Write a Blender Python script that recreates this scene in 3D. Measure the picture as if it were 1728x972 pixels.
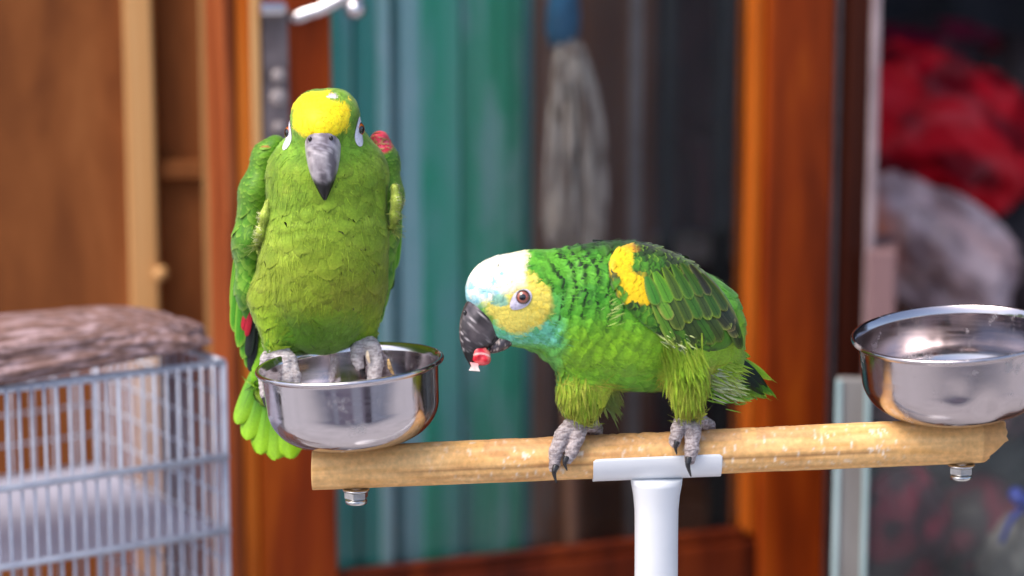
import bpy, bmesh, math, random
import numpy as np
from mathutils import Matrix, Vector, noise as mnoise

for o in list(bpy.data.objects):
    bpy.data.objects.remove(o)
scene = bpy.context.scene
COL = scene.collection
R_ = math.radians
rng = np.random.default_rng(11)
random.seed(5)

# ------------------------------------------------------------------ camera, world, sun
PITCH = R_(10.0)
CAM = np.array([0.0, -1.607, 1.45])
FWD = np.array([0.0, math.cos(PITCH), -math.sin(PITCH)])
UP = np.array([0.0, math.sin(PITCH), math.cos(PITCH)])
RT = np.array([1.0, 0.0, 0.0])
FPX = 4080.0                      # 85 mm on a 36 mm sensor, in photograph pixels
D0 = 1.632                        # distance of the perch
S = D0 / FPX                      # metres per pixel at the perch
cd = bpy.data.cameras.new('camera')
cam = bpy.data.objects.new('camera', cd)
COL.objects.link(cam)
cam.location = CAM
cam.rotation_euler = (math.pi / 2 - PITCH, 0, 0)
cd.lens = 85
cd.sensor_width = 36
cd.clip_start = 0.05
cd.clip_end = 500
cd.dof.use_dof = True
cd.dof.focus_distance = D0 + 10 * S
cd.dof.aperture_fstop = 2.9
cd.dof.aperture_blades = 9
scene.camera = cam

SUN_EL, SUN_AZ = R_(58), R_(238)      # azimuth measured clockwise from +Y
w = bpy.data.worlds.new('World')
scene.world = w
w.use_nodes = True
nt = w.node_tree
sky = nt.nodes.new('ShaderNodeTexSky')
sky.sky_type = 'NISHITA'
sky.sun_disc = False
sky.sun_elevation = SUN_EL
sky.sun_rotation = SUN_AZ
sky.dust_density = 3.0
sky.air_density = 1.0
nt.links.new(sky.outputs[0], nt.nodes['Background'].inputs[0])
nt.nodes['Background'].inputs[1].default_value = 0.14
sl = bpy.data.lights.new('sun', 'SUN')
sl.energy = 1.5
sl.angle = R_(40)
sl.color = (1.0, 0.95, 0.88)
so = bpy.data.objects.new('sun', sl)
COL.objects.link(so)
sdir = Vector((math.sin(SUN_AZ) * math.cos(SUN_EL), math.cos(SUN_AZ) * math.cos(SUN_EL), math.sin(SUN_EL)))
so.rotation_euler = sdir.to_track_quat('Z', 'Y').to_euler()
scene.view_settings.view_transform = 'Standard'
scene.view_settings.look = 'None'
scene.view_settings.gamma = 1
scene.view_settings.exposure = 1.0
scene.cycles.max_bounces = 8
scene.cycles.use_denoising = True

# ------------------------------------------------------------------ helpers
def lin(r, g=None, b=None):
    if g is None:
        r, g, b = r
    f = lambda c: (c / 255 / 12.92) if c / 255 <= 0.04045 else ((c / 255 + 0.055) / 1.055) ** 2.4
    return np.array([f(r), f(g), f(b)])

def P(px, py, d):
    """point of the place that lies d metres along the view at a pixel of the photograph"""
    return CAM + d * (FWD + (px - 864) / FPX * RT + (486 - py) / FPX * UP)

ORI = CAM + D0 * FWD
def C3(px, py, w=0.0):
    """modelling space of the perch: millimetre-like units of S metres, x right, y up, z away"""
    k = 1 + w / FPX
    return np.array([(px - 864) * k, (486 - py) * k, w], float)
def to_world(v):
    v = np.asarray(v, float).reshape(-1, 3)
    return ORI + S * (v[:, :1] * RT + v[:, 1:2] * UP + v[:, 2:3] * FWD)
def pxof(p):
    k = 1 + p[:, 2] / FPX
    return p[:, 0] / k + 864, 486 - p[:, 1] / k

def tag(o, label=None, cat=None, group=None, kind=None):
    if label: o['label'] = label
    if cat: o['category'] = cat
    if group: o['group'] = group
    if kind: o['kind'] = kind
    return o

def empty(name, loc, label=None, cat=None, group=None):
    o = bpy.data.objects.new(name, None)
    o.empty_display_size = 0.02
    COL.objects.link(o)
    o.location = loc
    return tag(o, label, cat, group)

def mesh_obj(name, verts, faces, mat, parent=None, smooth=True, cols=None, world=True, normals=None):
    """verts in world metres; the object's origin is put at its parent's world origin"""
    verts = np.asarray(verts, float).reshape(-1, 3)
    me = bpy.data.meshes.new(name)
    off = np.zeros(3)
    if parent is not None:
        off = wloc(parent)
    elif world:
        off = np.array([verts[:, 0].mean(), verts[:, 1].mean(), verts[:, 2].min()])
    me.from_pydata((verts - off).tolist(), [], [list(map(int, f)) for f in faces])
    if smooth:
        me.polygons.foreach_set('use_smooth', [True] * len(me.polygons))
    if cols is not None and mat.name in ('plumage', 'quill'):
        cols = warm(cols)
    if cols is not None:
        ca = me.color_attributes.new('Col', 'FLOAT_COLOR', 'POINT')
        a = np.ones((len(verts), 4)); a[:, :3] = cols
        ca.data.foreach_set('color', a.ravel())
    me.materials.append(mat)
    me.update()
    if normals is not None:
        nn = np.asarray(normals, float); nn = nn[:, :1] * RT + nn[:, 1:2] * UP + nn[:, 2:3] * FWD
        me.normals_split_custom_set_from_vertices(nn.tolist())
    o = bpy.data.objects.new(name, me)
    COL.objects.link(o)
    if parent is not None:
        o.parent = parent
    else:
        o.location = off
    return o

WARM = [.92, .99, .56]
def warm(c):
    """parrot greens lean to yellow"""
    c = np.array(c, float)
    g = np.clip((c[:, 1] - np.maximum(c[:, 0], c[:, 2] * 1.6)) / (c[:, 1] + .02) * 2.5, 0, 1)[:, None]
    return c * (1 - g) + c * np.array(WARM) * g

def wloc(o):
    l = np.zeros(3)
    while o is not None:
        l = l + np.array(o.location)
        o = o.parent
    return l

# ---- materials
def new_mat(name):
    m = bpy.data.materials.new(name)
    m.use_nodes = True
    return m, m.node_tree.nodes, m.node_tree.links, m.node_tree.nodes['Principled BSDF']

def ramp(N, L, src, stops):
    r = N.new('ShaderNodeValToRGB')
    el = r.color_ramp.elements
    while len(el) < len(stops):
        el.new(0.5)
    for e, (p, c) in zip(el, stops):
        e.position = p
        e.color = (*c, 1)
    L.new(src, r.inputs[0])
    return r.outputs[0]

def mat_noise(name, stops, scale=(1, 1, 1), nscale=5.0, detail=6, rough=0.6, bump=0.0, metallic=0.0, spec=0.5, rough2=0.6,
              bscale=None, coat=0.0, dist=0.0):
    """noise stretched in object space through a colour ramp, with bump of the same grain"""
    m, N, L, b = new_mat(name)
    tc = N.new('ShaderNodeTexCoord')
    mp = N.new('ShaderNodeMapping')
    mp.inputs['Scale'].default_value = scale
    L.new(tc.outputs['Object'], mp.inputs['Vector'])
    n = N.new('ShaderNodeTexNoise')
    n.inputs['Scale'].default_value = nscale
    n.inputs['Detail'].default_value = detail
    n.inputs['Roughness'].default_value = rough2
    n.inputs['Distortion'].default_value = dist
    L.new(mp.outputs[0], n.inputs['Vector'])
    L.new(ramp(N, L, n.outputs['Fac'], stops), b.inputs['Base Color'])
    b.inputs['Roughness'].default_value = rough
    b.inputs['Metallic'].default_value = metallic
    b.inputs['Specular IOR Level'].default_value = spec
    b.inputs['Coat Weight'].default_value = coat
    b.inputs['Coat Roughness'].default_value = 0.15
    if bump:
        n2 = N.new('ShaderNodeTexNoise')
        n2.inputs['Scale'].default_value = bscale or nscale * 2
        n2.inputs['Detail'].default_value = 5
        L.new(mp.outputs[0], n2.inputs['Vector'])
        bp = N.new('ShaderNodeBump')
        bp.inputs['Strength'].default_value = bump
        bp.inputs['Distance'].default_value = 0.002
        L.new(n2.outputs['Fac'], bp.inputs['Height'])
        L.new(bp.outputs[0], b.inputs['Normal'])
    return m

def wood(name, dark, mid, light, rough=0.5, coat=0.0, z=0.25, sc=26.0, bump=0.25, spec=0.15):
    return mat_noise(name, [(0.28, lin(dark)), (0.5, lin(mid)), (0.74, lin(light))], (1, 1, z * 0.16), sc, 8, rough, bump,
                     coat=coat, spec=spec, dist=0.4)

def mat_attr(name, rough=0.5, spec=0.3, sheen=0.0, bump=0.0, bsc=300, mottling=0.12, msc=900, coat=0.0, sss=0.0):
    """colour from the 'Col' attribute with a fine mottling"""
    m, N, L, b = new_mat(name)
    a = N.new('ShaderNodeAttribute'); a.attribute_name = 'Col'
    tc = N.new('ShaderNodeTexCoord')
    n = N.new('ShaderNodeTexNoise')
    n.inputs['Scale'].default_value = msc
    n.inputs['Detail'].default_value = 3
    L.new(tc.outputs['Object'], n.inputs['Vector'])
    mr = N.new('ShaderNodeMapRange')
    mr.inputs[1].default_value = 0.3; mr.inputs[2].default_value = 0.7
    mr.inputs[3].default_value = 1 - mottling; mr.inputs[4].default_value = 1 + mottling
    L.new(n.outputs['Fac'], mr.inputs[0])
    mx = N.new('ShaderNodeVectorMath'); mx.operation = 'SCALE'
    L.new(a.outputs['Color'], mx.inputs[0]); L.new(mr.outputs[0], mx.inputs['Scale'])
    L.new(mx.outputs[0], b.inputs['Base Color'])
    b.inputs['Roughness'].default_value = rough
    b.inputs['Specular IOR Level'].default_value = spec
    b.inputs['Sheen Weight'].default_value = sheen
    b.inputs['Coat Weight'].default_value = coat
    b.inputs['Coat Roughness'].default_value = 0.05
    if bump:
        n2 = N.new('ShaderNodeTexNoise'); n2.inputs['Scale'].default_value = bsc; n2.inputs['Detail'].default_value = 4
        L.new(tc.outputs['Object'], n2.inputs['Vector'])
        bp = N.new('ShaderNodeBump'); bp.inputs['Strength'].default_value = bump; bp.inputs['Distance'].default_value = 0.001
        L.new(n2.outputs['Fac'], bp.inputs['Height']); L.new(bp.outputs[0], b.inputs['Normal'])
    return m

def mat_glass(name, tint, refl=0.08, rough=0.02, dirt=0.06, dirtcol=(0.5, 0.5, 0.5)):
    """thin pane: straight-through tinted light, a Fresnel reflection and a film of dust"""
    m, N, L, b = new_mat(name)
    N.remove(b)
    out = N['Material Output']
    t = N.new('ShaderNodeBsdfTransparent'); t.inputs[0].default_value = (*tint, 1)
    g = N.new('ShaderNodeBsdfGlossy'); g.inputs['Roughness'].default_value = rough
    d = N.new('ShaderNodeBsdfDiffuse'); d.inputs[0].default_value = (*dirtcol, 1)
    fr = N.new('ShaderNodeFresnel'); fr.inputs[0].default_value = 1.28
    m1 = N.new('ShaderNodeMixShader'); m2 = N.new('ShaderNodeMixShader')
    L.new(fr.outputs[0], m1.inputs[0]); L.new(t.outputs[0], m1.inputs[1]); L.new(g.outputs[0], m1.inputs[2])
    tc = N.new('ShaderNodeTexCoord'); n = N.new('ShaderNodeTexNoise'); n.inputs['Scale'].default_value = 9
    L.new(tc.outputs['Object'], n.inputs['Vector'])
    mr = N.new('ShaderNodeMapRange'); mr.inputs[1].default_value = 0.35; mr.inputs[2].default_value = 0.75
    mr.inputs[3].default_value = dirt * 0.4; mr.inputs[4].default_value = dirt * 1.5
    L.new(n.outputs['Fac'], mr.inputs[0]); L.new(mr.outputs[0], m2.inputs[0])
    L.new(m1.outputs[0], m2.inputs[1]); L.new(d.outputs[0], m2.inputs[2])
    L.new(m2.outputs[0], out.inputs[0])
    return m

# ---- plain solids in a local frame (origin o, axes ex, ey, ez)
class Frame:
    def __init__(self, o, ang):
        self.o = np.array(o, float)
        self.ex = np.array([math.cos(ang), math.sin(ang), 0]); self.ey = np.array([-math.sin(ang), math.cos(ang), 0])
        self.ez = np.array([0, 0, 1.0])
    def w(self, v):
        v = np.asarray(v, float).reshape(-1, 3)
        return self.o + v[:, :1] * self.ex + v[:, 1:2] * self.ey + v[:, 2:3] * self.ez
    def hit(self, px, py, y=0.0):
        """where the sight line of a pixel meets the plane ey = y"""
        d = FWD + (px - 864) / FPX * RT + (486 - py) / FPX * UP
        o = self.o + y * self.ey
        t = np.dot(o - CAM, self.ey) / np.dot(d, self.ey)
        q = CAM + t * d - self.o
        return np.dot(q, self.ex), q[2]
    def sx(self, px, y=0.0, py=486):
        return self.hit(px, py, y)[0]
    def zz(self, px, py, y=0.0):
        return self.hit(px, py, y)[1]

def bev_box(x0, x1, y0, y1, z0, z1, bev=0.003, seg=2, nz=1):
    bm = bmesh.new()
    bmesh.ops.create_cube(bm, size=1)
    for v in bm.verts:
        v.co = Vector(((x0 + x1) / 2 + v.co.x * (x1 - x0), (y0 + y1) / 2 + v.co.y * (y1 - y0), (z0 + z1) / 2 + v.co.z * (z1 - z0)))
    if bev:
        bmesh.ops.bevel(bm, geom=list(bm.edges), offset=bev, segments=seg, affect='EDGES', profile=0.5)
    bm.verts.ensure_lookup_table()
    V = [tuple(v.co) for v in bm.verts]
    F = [[v.index for v in f.verts] for f in bm.faces]
    bm.free()
    return np.array(V), F

def box(name, fr, x0, x1, y0, y1, z0, z1, mat, parent=None, bev=0.003, smooth=False):
    V, F = bev_box(x0, x1, y0, y1, z0, z1, bev)
    return mesh_obj(name, fr.w(V), F, mat, parent, smooth)

def merge(parts):
    V, F, n = [], [], 0
    for v, f in parts:
        v = np.asarray(v).reshape(-1, 3)
        V.append(v); F += [[i + n for i in q] for q in f]; n += len(v)
    return np.vstack(V), F

def tube(pts, rad, n=12, cap=True, wob=None):
    """swept tube through points (any space); rad scalar or per point"""
    pts = np.asarray(pts, float); m = len(pts)
    rad = np.full(m, rad) if np.isscalar(rad) else np.asarray(rad, float)
    T = np.gradient(pts, axis=0); T /= np.linalg.norm(T, axis=1)[:, None] + 1e-12
    a = np.array([0, 0, 1.0]) if abs(T[0][2]) < 0.9 else np.array([1.0, 0, 0])
    V = []
    for i in range(m):
        u = np.cross(T[i], a); u /= np.linalg.norm(u); v = np.cross(u, T[i]); a = v if False else a
        for k in range(n):
            t = 2 * math.pi * k / n
            V.append(pts[i] + rad[i] * (math.cos(t) * u + math.sin(t) * v))
    F = [[i * n + k, i * n + (k + 1) % n, (i + 1) * n + (k + 1) % n, (i + 1) * n + k] for i in range(m - 1) for k in range(n)]
    if cap:
        F += [list(range(n))[::-1], [(m - 1) * n + k for k in range(n)]]
    return np.array(V), F

def lathe(prof, n=64):
    """profile of (r, z) about z; closed by fans where r == 0"""
    V, F = [], []
    rings = []
    for r, z in prof:
        if r <= 1e-9:
            rings.append([len(V)]); V.append((0, 0, z))
        else:
            rings.append(list(range(len(V), len(V) + n)))
            V += [(r * math.cos(2 * math.pi * k / n), r * math.sin(2 * math.pi * k / n), z) for k in range(n)]
    for a, b in zip(rings, rings[1:]):
        for k in range(n):
            k2 = (k + 1) % n
            if len(a) == 1: F.append([a[0], b[k], b[k2]][::-1])
            elif len(b) == 1: F.append([a[k], a[k2], b[0]])
            else: F.append([a[k], a[k2], b[k2], b[k]])
    return np.array(V, float), F

def spline(pts, n):
    """Catmull-Rom through points"""
    pts = np.asarray(pts, float)
    q = np.vstack([2 * pts[0] - pts[1], pts, 2 * pts[-1] - pts[-2]])
    out = []
    m = len(pts) - 1
    for j in np.linspace(0, m, n):
        i = min(int(j), m - 1); t = j - i
        a, b, c, d = q[i:i + 4]
        out.append(0.5 * (2 * b + (c - a) * t + (2 * a - 5 * b + 4 * c - d) * t * t + (3 * b - a - 3 * c + d) * t ** 3))
    return np.array(out)

# ---- implicit surfaces
def ell(p, c, r, M=None):
    q = p - c
    if M is not None:
        q = q @ M.T
    r = np.asarray(r, float)
    k0 = np.linalg.norm(q / r, axis=1); k1 = np.linalg.norm(q / r ** 2, axis=1) + 1e-9
    return k0 * (k0 - 1) / k1
def cone(p, a, b, ra, rb, sz=1.0):
    a = np.array(a, float); b = np.array(b, float)
    ab = b - a
    t = np.clip(((p - a) @ ab) / (ab @ ab), 0, 1)
    q = p - a - t[:, None] * ab
    if sz != 1.0:
        q = q * np.array([1, 1, 1 / sz])
    return np.linalg.norm(q, axis=1) - (ra + (rb - ra) * t)
def smin(ds, k):
    d = ds[0]
    for e in ds[1:]:
        h = np.clip(0.5 + 0.5 * (e - d) / k, 0, 1)
        d = e * (1 - h) + d * h - k * h * (1 - h)
    return d
def grad(f, p, e=1.0):
    g = np.stack([f(p + np.eye(3)[i] * e) - f(p - np.eye(3)[i] * e) for i in range(3)], 1)
    return g / (np.linalg.norm(g, axis=1)[:, None] + 1e-9)
def project(f, p, n=4):
    for _ in range(n):
        p = p - f(p)[:, None] * grad(f, p) * 0.9
    return p
def nets(f, lo, hi, h):
    """naive surface nets: vertices, quads"""
    lo = np.asarray(lo, float); hi = np.asarray(hi, float)
    ax = [np.arange(lo[i], hi[i] + h, h) for i in range(3)]
    G = np.stack(np.meshgrid(*ax, indexing='ij'), -1)
    sh = G.shape[:3]
    v = f(G.reshape(-1, 3)).reshape(sh)
    ins = v < 0
    nx, ny, nz = sh
    acc = np.zeros((nx - 1, ny - 1, nz - 1, 3)); cnt = np.zeros((nx - 1, ny - 1, nz - 1))
    for axis in range(3):
        o1, o2 = [a for a in range(3) if a != axis]
        s0 = [slice(None)] * 3; s1 = [slice(None)] * 3
        s0[axis] = slice(0, -1); s1[axis] = slice(1, None)
        va, vb = v[tuple(s0)], v[tuple(s1)]
        cr = (va < 0) != (vb < 0)
        t = np.where(cr, va / np.where(cr, va - vb, 1), 0)
        pt = G[tuple(s0)].copy(); pt[..., axis] += t * h
        for i in (0, 1):
            for j in (0, 1):
                sl_ = [slice(None)] * 3
                sl_[o1] = slice(i, sh[o1] - 1 + i); sl_[o2] = slice(j, sh[o2] - 1 + j)
                c = cr[tuple(sl_)]
                acc += pt[tuple(sl_)] * c[..., None]; cnt += c
    act = cnt > 0
    idx = -np.ones(act.shape, int); idx[act] = np.arange(act.sum())
    V = acc[act] / cnt[act][:, None]
    Q = []
    for axis in range(3):
        o1, o2 = [(1, 2), (2, 0), (0, 1)][axis]
        s0 = [slice(1, -1)] * 3; s1 = [slice(1, -1)] * 3
        s0[axis] = slice(0, -1); s1[axis] = slice(1, None)
        a, b = ins[tuple(s0)], ins[tuple(s1)]
        for flip, m in ((False, a & ~b), (True, ~a & b)):
            I = np.argwhere(m)
            if not len(I): continue
            I = I + np.array([0 if i == axis else 1 for i in range(3)])
            def cell(d1, d2):
                J = I.copy(); J[:, o1] -= d1; J[:, o2] -= d2
                return idx[J[:, 0], J[:, 1], J[:, 2]]
            q = np.stack([cell(1, 1), cell(0, 1), cell(0, 0), cell(1, 0)], 1)
            Q.append(q[:, ::-1] if flip else q)
    Q = np.vstack(Q)
    a, b, c = V[Q[:, 0]], V[Q[:, 1]], V[Q[:, 2]]
    if np.sum(a * np.cross(b, c)) + np.sum(a * np.cross(c, V[Q[:, 3]])) > 0:
        Q = Q[:, ::-1]            # the modelling space is mirrored against the world
    return V, Q

def sample_surface(V, Q, n):
    a, b, c, d = (V[Q[:, i]] for i in range(4))
    ar = np.linalg.norm(np.cross(c - a, d - b), axis=1)
    k = rng.choice(len(Q), n, p=ar / ar.sum())
    s, t = rng.random((2, n, 1))
    return (a[k] * (1 - s) + b[k] * s) * (1 - t) + (d[k] * (1 - s) + c[k] * s) * t

def thin_out(p, rad):
    """keep points no closer than their own radius"""
    cell = {}
    keep = []
    g = 12.0
    for i in range(len(p)):
        r = rad[i]
        m = int(math.ceil(r / g))
        k = (int(p[i, 0] // g), int(p[i, 1] // g), int(p[i, 2] // g))
        ok = True
        for a in range(-m, m + 1):
            for b in range(-m, m + 1):
                for c in range(-m, m + 1):
                    for j in cell.get((k[0] + a, k[1] + b, k[2] + c), ()):
                        dx = p[i] - p[j]
                        if dx @ dx < r * r:
                            ok = False; break
                    if not ok: break
                if not ok: break
            if not ok: break
        if ok:
            cell.setdefault(k, []).append(i); keep.append(i)
    return np.array(keep, int)

def feathers(p, T, Nn, Ln, Wd, sdf, rows, prof, cols, lift0, lift1, camber, colfn, ragged=0.12, maxpull=0.7, curl=0.0):
    """a mesh of blades: each row of a blade follows the surface, its tip lifted; colfn(i, s, x) -> colour"""
    n = len(p); R = len(rows); K = len(cols)
    B = np.cross(Nn, T)
    Ln = np.broadcast_to(Ln, (n,)); Wd = np.broadcast_to(Wd, (n,))
    lift1 = np.broadcast_to(lift1, (n,))
    V = np.zeros((n, R, K, 3)); CC = np.zeros((n, R, K, 3)); NT = np.zeros((n, R, K, 3))
    jits = rng.normal(0, ragged, (n, K))
    for r, s in enumerate(rows):
        for k, x in enumerate(cols):
            jit = jits[:, k] * s ** 3
            ss = s - .33 * Wd / Ln * x * x * s ** 2 * prof[r] + jit
            v = p + T * (Ln * ss)[:, None] + B * (Wd * prof[r] * x)[:, None]
            h = lift0 + (lift1 - lift0) * s ** 1.3 - camber * Wd * x * x * prof[r] + curl * Ln * s * s
            if sdf is not None:
                for _ in range(2):
                    d = sdf(v)
                    dv = np.clip(d - h, -maxpull * Ln, maxpull * Ln)
                    v = v - Nn * dv[:, None]
            else:
                v = v + Nn * h[:, None]
            V[:, r, k] = v
            CC[:, r, k] = colfn(np.arange(n), s, x)
            NT[:, r, k] = T * (.36 * (s - .35)) + B * (.24 * x)
    base = (np.arange(n) * R * K)[:, None]
    q = []
    for r in range(R - 1):
        for k in range(K - 1):
            q.append(np.stack([base[:, 0] + r * K + k, base[:, 0] + r * K + k + 1, base[:, 0] + (r + 1) * K + k + 1, base[:, 0] + (r + 1) * K + k], 1))
    return V.reshape(-1, 3), np.stack(q, 1).reshape(-1, 4), np.clip(CC.reshape(-1, 3), 0, 1), NT.reshape(-1, 3)

def vnoise(p, sc, seed=0.0):
    """smooth value noise in numpy, 0..1"""
    q = np.asarray(p) * sc + seed
    i = np.floor(q).astype(int); f = q - i
    f = f * f * (3 - 2 * f)
    def hsh(a):
        h = (a[:, 0] * 374761393 + a[:, 1] * 668265263 + a[:, 2] * 2147483647 + 12345) & 0xffffffff
        h = ((h ^ (h >> 13)) * 1274126177) & 0xffffffff
        return ((h ^ (h >> 16)) & 0xffff) / 65535.0
    out = 0
    for a in (0, 1):
        for b in (0, 1):
            for c in (0, 1):
                wgt = (f[:, 0] if a else 1 - f[:, 0]) * (f[:, 1] if b else 1 - f[:, 1]) * (f[:, 2] if c else 1 - f[:, 2])
                out = out + wgt * hsh(i + np.array([a, b, c]))
    return out
def sstep(a, b, x):
    t = np.clip((x - a) / (b - a), 0, 1)
    return t * t * (3 - 2 * t)
def mixc(a, b, t):
    t = np.asarray(t)[:, None] if np.ndim(t) else t
    return np.asarray(a) * (1 - t) + np.asarray(b) * t

# ------------------------------------------------------------------ materials
M = {}
M['plumage'] = mat_attr('plumage', 0.55, 0.25, sheen=0.12, mottling=0.16, msc=700)
M['quill'] = mat_attr('quill', 0.42, 0.35, mottling=0.12, msc=900)
M['skin'] = mat_attr('scaly_skin', 0.7, 0.25, bump=0.45, bsc=900, mottling=0.16, msc=650)
M['beak'] = mat_attr('horn', 0.30, 0.5, bump=0.12, bsc=420, mottling=0.10, msc=500)
M['eye'] = mat_attr('eye', 0.08, 0.6, mottling=0.05, coat=1.0)
M['claw'] = mat_noise('claw_horn', [(0.3, (0.012, 0.011, 0.012)), (0.7, (0.035, 0.03, 0.03))], nscale=300, rough=0.25)
M['fruit'] = mat_attr('fruit_flesh', 0.18, 0.5, mottling=0.15, msc=400, coat=0.4)

def mat_steel(name, dirtcol, amount, seed, base=(.60, .555, .575), r0=.07, r1=.19, d0=.60):
    m, N, L, b = new_mat(name)
    tc = N.new('ShaderNodeTexCoord')
    b.inputs['Metallic'].default_value = 1.0
    mp = N.new('ShaderNodeMapping'); mp.inputs['Scale'].default_value = (1, 1, 14); mp.inputs['Location'].default_value = (seed, seed, 0)
    L.new(tc.outputs['Object'], mp.inputs['Vector'])
    n = N.new('ShaderNodeTexNoise'); n.inputs['Scale'].default_value = 26; n.inputs['Detail'].default_value = 6
    L.new(mp.outputs[0], n.inputs['Vector'])
    mr = N.new('ShaderNodeMapRange'); mr.inputs[1].default_value = .3; mr.inputs[2].default_value = .7
    mr.inputs[3].default_value = r0; mr.inputs[4].default_value = r1
    L.new(n.outputs['Fac'], mr.inputs[0])
    # dried smears and dust
    n2 = N.new('ShaderNodeTexNoise'); n2.inputs['Scale'].default_value = 55; n2.inputs['Detail'].default_value = 7; n2.inputs['Roughness'].default_value = .65
    mp2 = N.new('ShaderNodeMapping'); mp2.inputs['Location'].default_value = (seed * 3, 1, seed); mp2.inputs['Scale'].default_value = (1, 1, .7)
    L.new(tc.outputs['Object'], mp2.inputs['Vector']); L.new(mp2.outputs[0], n2.inputs['Vector'])
    dm = N.new('ShaderNodeMapRange'); dm.inputs[1].default_value = d0; dm.inputs[2].default_value = d0 + .14; dm.inputs[3].default_value = 0; dm.inputs[4].default_value = amount
    L.new(n2.outputs['Fac'], dm.inputs[0])
    mix = N.new('ShaderNodeMixRGB'); mix.inputs[1].default_value = (*base, 1); mix.inputs[2].default_value = (*dirtcol, 1)
    L.new(dm.outputs[0], mix.inputs[0]); L.new(mix.outputs[0], b.inputs['Base Color'])
    sub = N.new('ShaderNodeMath'); sub.operation = 'SUBTRACT'; sub.inputs[0].default_value = 1
    L.new(dm.outputs[0], sub.inputs[1]); L.new(sub.outputs[0], b.inputs['Metallic'])
    ad = N.new('ShaderNodeMath'); ad.operation = 'MULTIPLY_ADD'; ad.inputs[1].default_value = 0.5
    L.new(dm.outputs[0], ad.inputs[0]); L.new(mr.outputs[0], ad.inputs[2]); L.new(ad.outputs[0], b.inputs['Roughness'])
    bp = N.new('ShaderNodeBump'); bp.inputs['Strength'].default_value = .07; bp.inputs['Distance'].default_value = .002
    n3 = N.new('ShaderNodeTexNoise'); n3.inputs['Scale'].default_value = 22; n3.inputs['Detail'].default_value = 2
    L.new(tc.outputs['Object'], n3.inputs['Vector']); L.new(n3.outputs['Fac'], bp.inputs['Height']); L.new(bp.outputs[0], b.inputs['Normal'])
    return m
M['steel'] = mat_steel('stainless_steel', (.42, .38, .34), 0.5, 0.3, d0=.57)
M['steel_worn'] = mat_steel('worn_stainless_steel', (.36, .31, .29), 0.55, 2.1, (.54, .48, .49), .10, .24, .57)
M['bolt'] = mat_noise('zinc_bolt', [(0.3, (.5, .48, .46)), (.7, (.68, .66, .63))], nscale=200, rough=.25, metallic=1.0)
M['white_paint'] = mat_noise('white_enamel', [(0.3, (.74, .745, .76)), (.6, (.80, .80, .81)), (.8, (.82, .82, .83))], nscale=14, rough=.35, bump=.05)
M['perch'] = mat_attr('peeled_perch_wood', 0.55, 0.3, bump=0.25, bsc=350, mottling=.14, msc=260)
M['orange_wood'] = wood('varnished_orange_wood', (92, 28, 4), (142, 52, 6), (186, 86, 14), z=.8, sc=24)
M['orange_light'] = wood('pale_and_lit_orange_wood', (164, 72, 14), (206, 104, 26), (228, 136, 52), z=.6)  # jamb strip's own tone; also stands for light on the stile's side
M['red_wood'] = wood('dark_varnished_wood', (54, 15, 4), (92, 30, 6), (130, 52, 14), z=.6)
M['jamb_wood'] = wood('dark_jamb_wood', (38, 12, 4), (62, 22, 8), (84, 34, 14), z=.6)
M['ply'] = wood('brown_plywood', (98, 52, 24), (130, 74, 36), (154, 94, 50), rough=.75, coat=0, z=1.6, sc=16)
M['batten'] = wood('pale_batten_wood', (164, 112, 66), (202, 148, 92), (226, 178, 122), rough=.65, coat=0)
M['brown_post'] = wood('weathered_brown_post', (104, 46, 20), (150, 74, 36), (180, 104, 58), rough=.65, coat=0, z=.8)
M['grey_metal'] = mat_noise('dull_grey_metal', [(0.3, (.12, .09, .09)), (.7, (.28, .22, .22))], nscale=30, rough=.5, metallic=.4)
M['chrome'] = mat_noise('chrome', [(0.3, (.62, .58, .6)), (.7, (.78, .74, .76))], nscale=20, rough=.16, metallic=1.0)
M['wire'] = mat_noise('galvanised_wire', [(0.3, (.44, .45, .53)), (.7, (.62, .63, .70))], nscale=60, rough=.45, metallic=.25)
M['edge'] = mat_noise('pinkish_metal_edge', [(.3, lin(150, 128, 130)), (.7, lin(190, 166, 166))], nscale=20, rough=.4)
M['dark_metal'] = mat_noise('black_metal', [(0.3, (.012, .012, .014)), (.7, (.03, .03, .032))], nscale=40, rough=.5)
M['tan_metal'] = mat_noise('greyish_pipe', [(0.3, (.26, .21, .20)), (.7, (.42, .35, .33))], nscale=40, rough=.5)
M['pane'] = mat_glass('window_glass', (.97, .98, .98), dirt=.012)
M['tank'] = mat_glass('tank_glass', (.86, .93, .92), dirt=.05)
M['tank_edge'] = mat_noise('cut_glass_edge', [(.3, (.26, .36, .35)), (.7, (.44, .54, .53))], (1, 1, .2), 30, rough=.25)

def weathered(name, dark, mid, light, scuff):
    m = wood(name, dark, mid, light, rough=.65, coat=0, z=.14, sc=30, bump=.3)
    N, L = m.node_tree.nodes, m.node_tree.links
    b = N['Principled BSDF']
    src = b.inputs['Base Color'].links[0].from_socket
    tc = N.new('ShaderNodeTexCoord'); mp = N.new('ShaderNodeMapping'); mp.inputs['Scale'].default_value = (1, 1, .2)
    n = N.new('ShaderNodeTexNoise'); n.inputs['Scale'].default_value = 34; n.inputs['Detail'].default_value = 7; n.inputs['Roughness'].default_value = .62
    L.new(tc.outputs['Object'], mp.inputs['Vector']); L.new(mp.outputs[0], n.inputs['Vector'])
    f = ramp(N, L, n.outputs['Fac'], [(.47, (0, 0, 0)), (.62, (.85, .85, .85))])
    mx = N.new('ShaderNodeMixRGB'); mx.inputs[2].default_value = (*lin(scuff), 1)
    L.new(f, mx.inputs[0]); L.new(src, mx.inputs[1]); L.new(mx.outputs[0], b.inputs['Base Color'])
    return m
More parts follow.
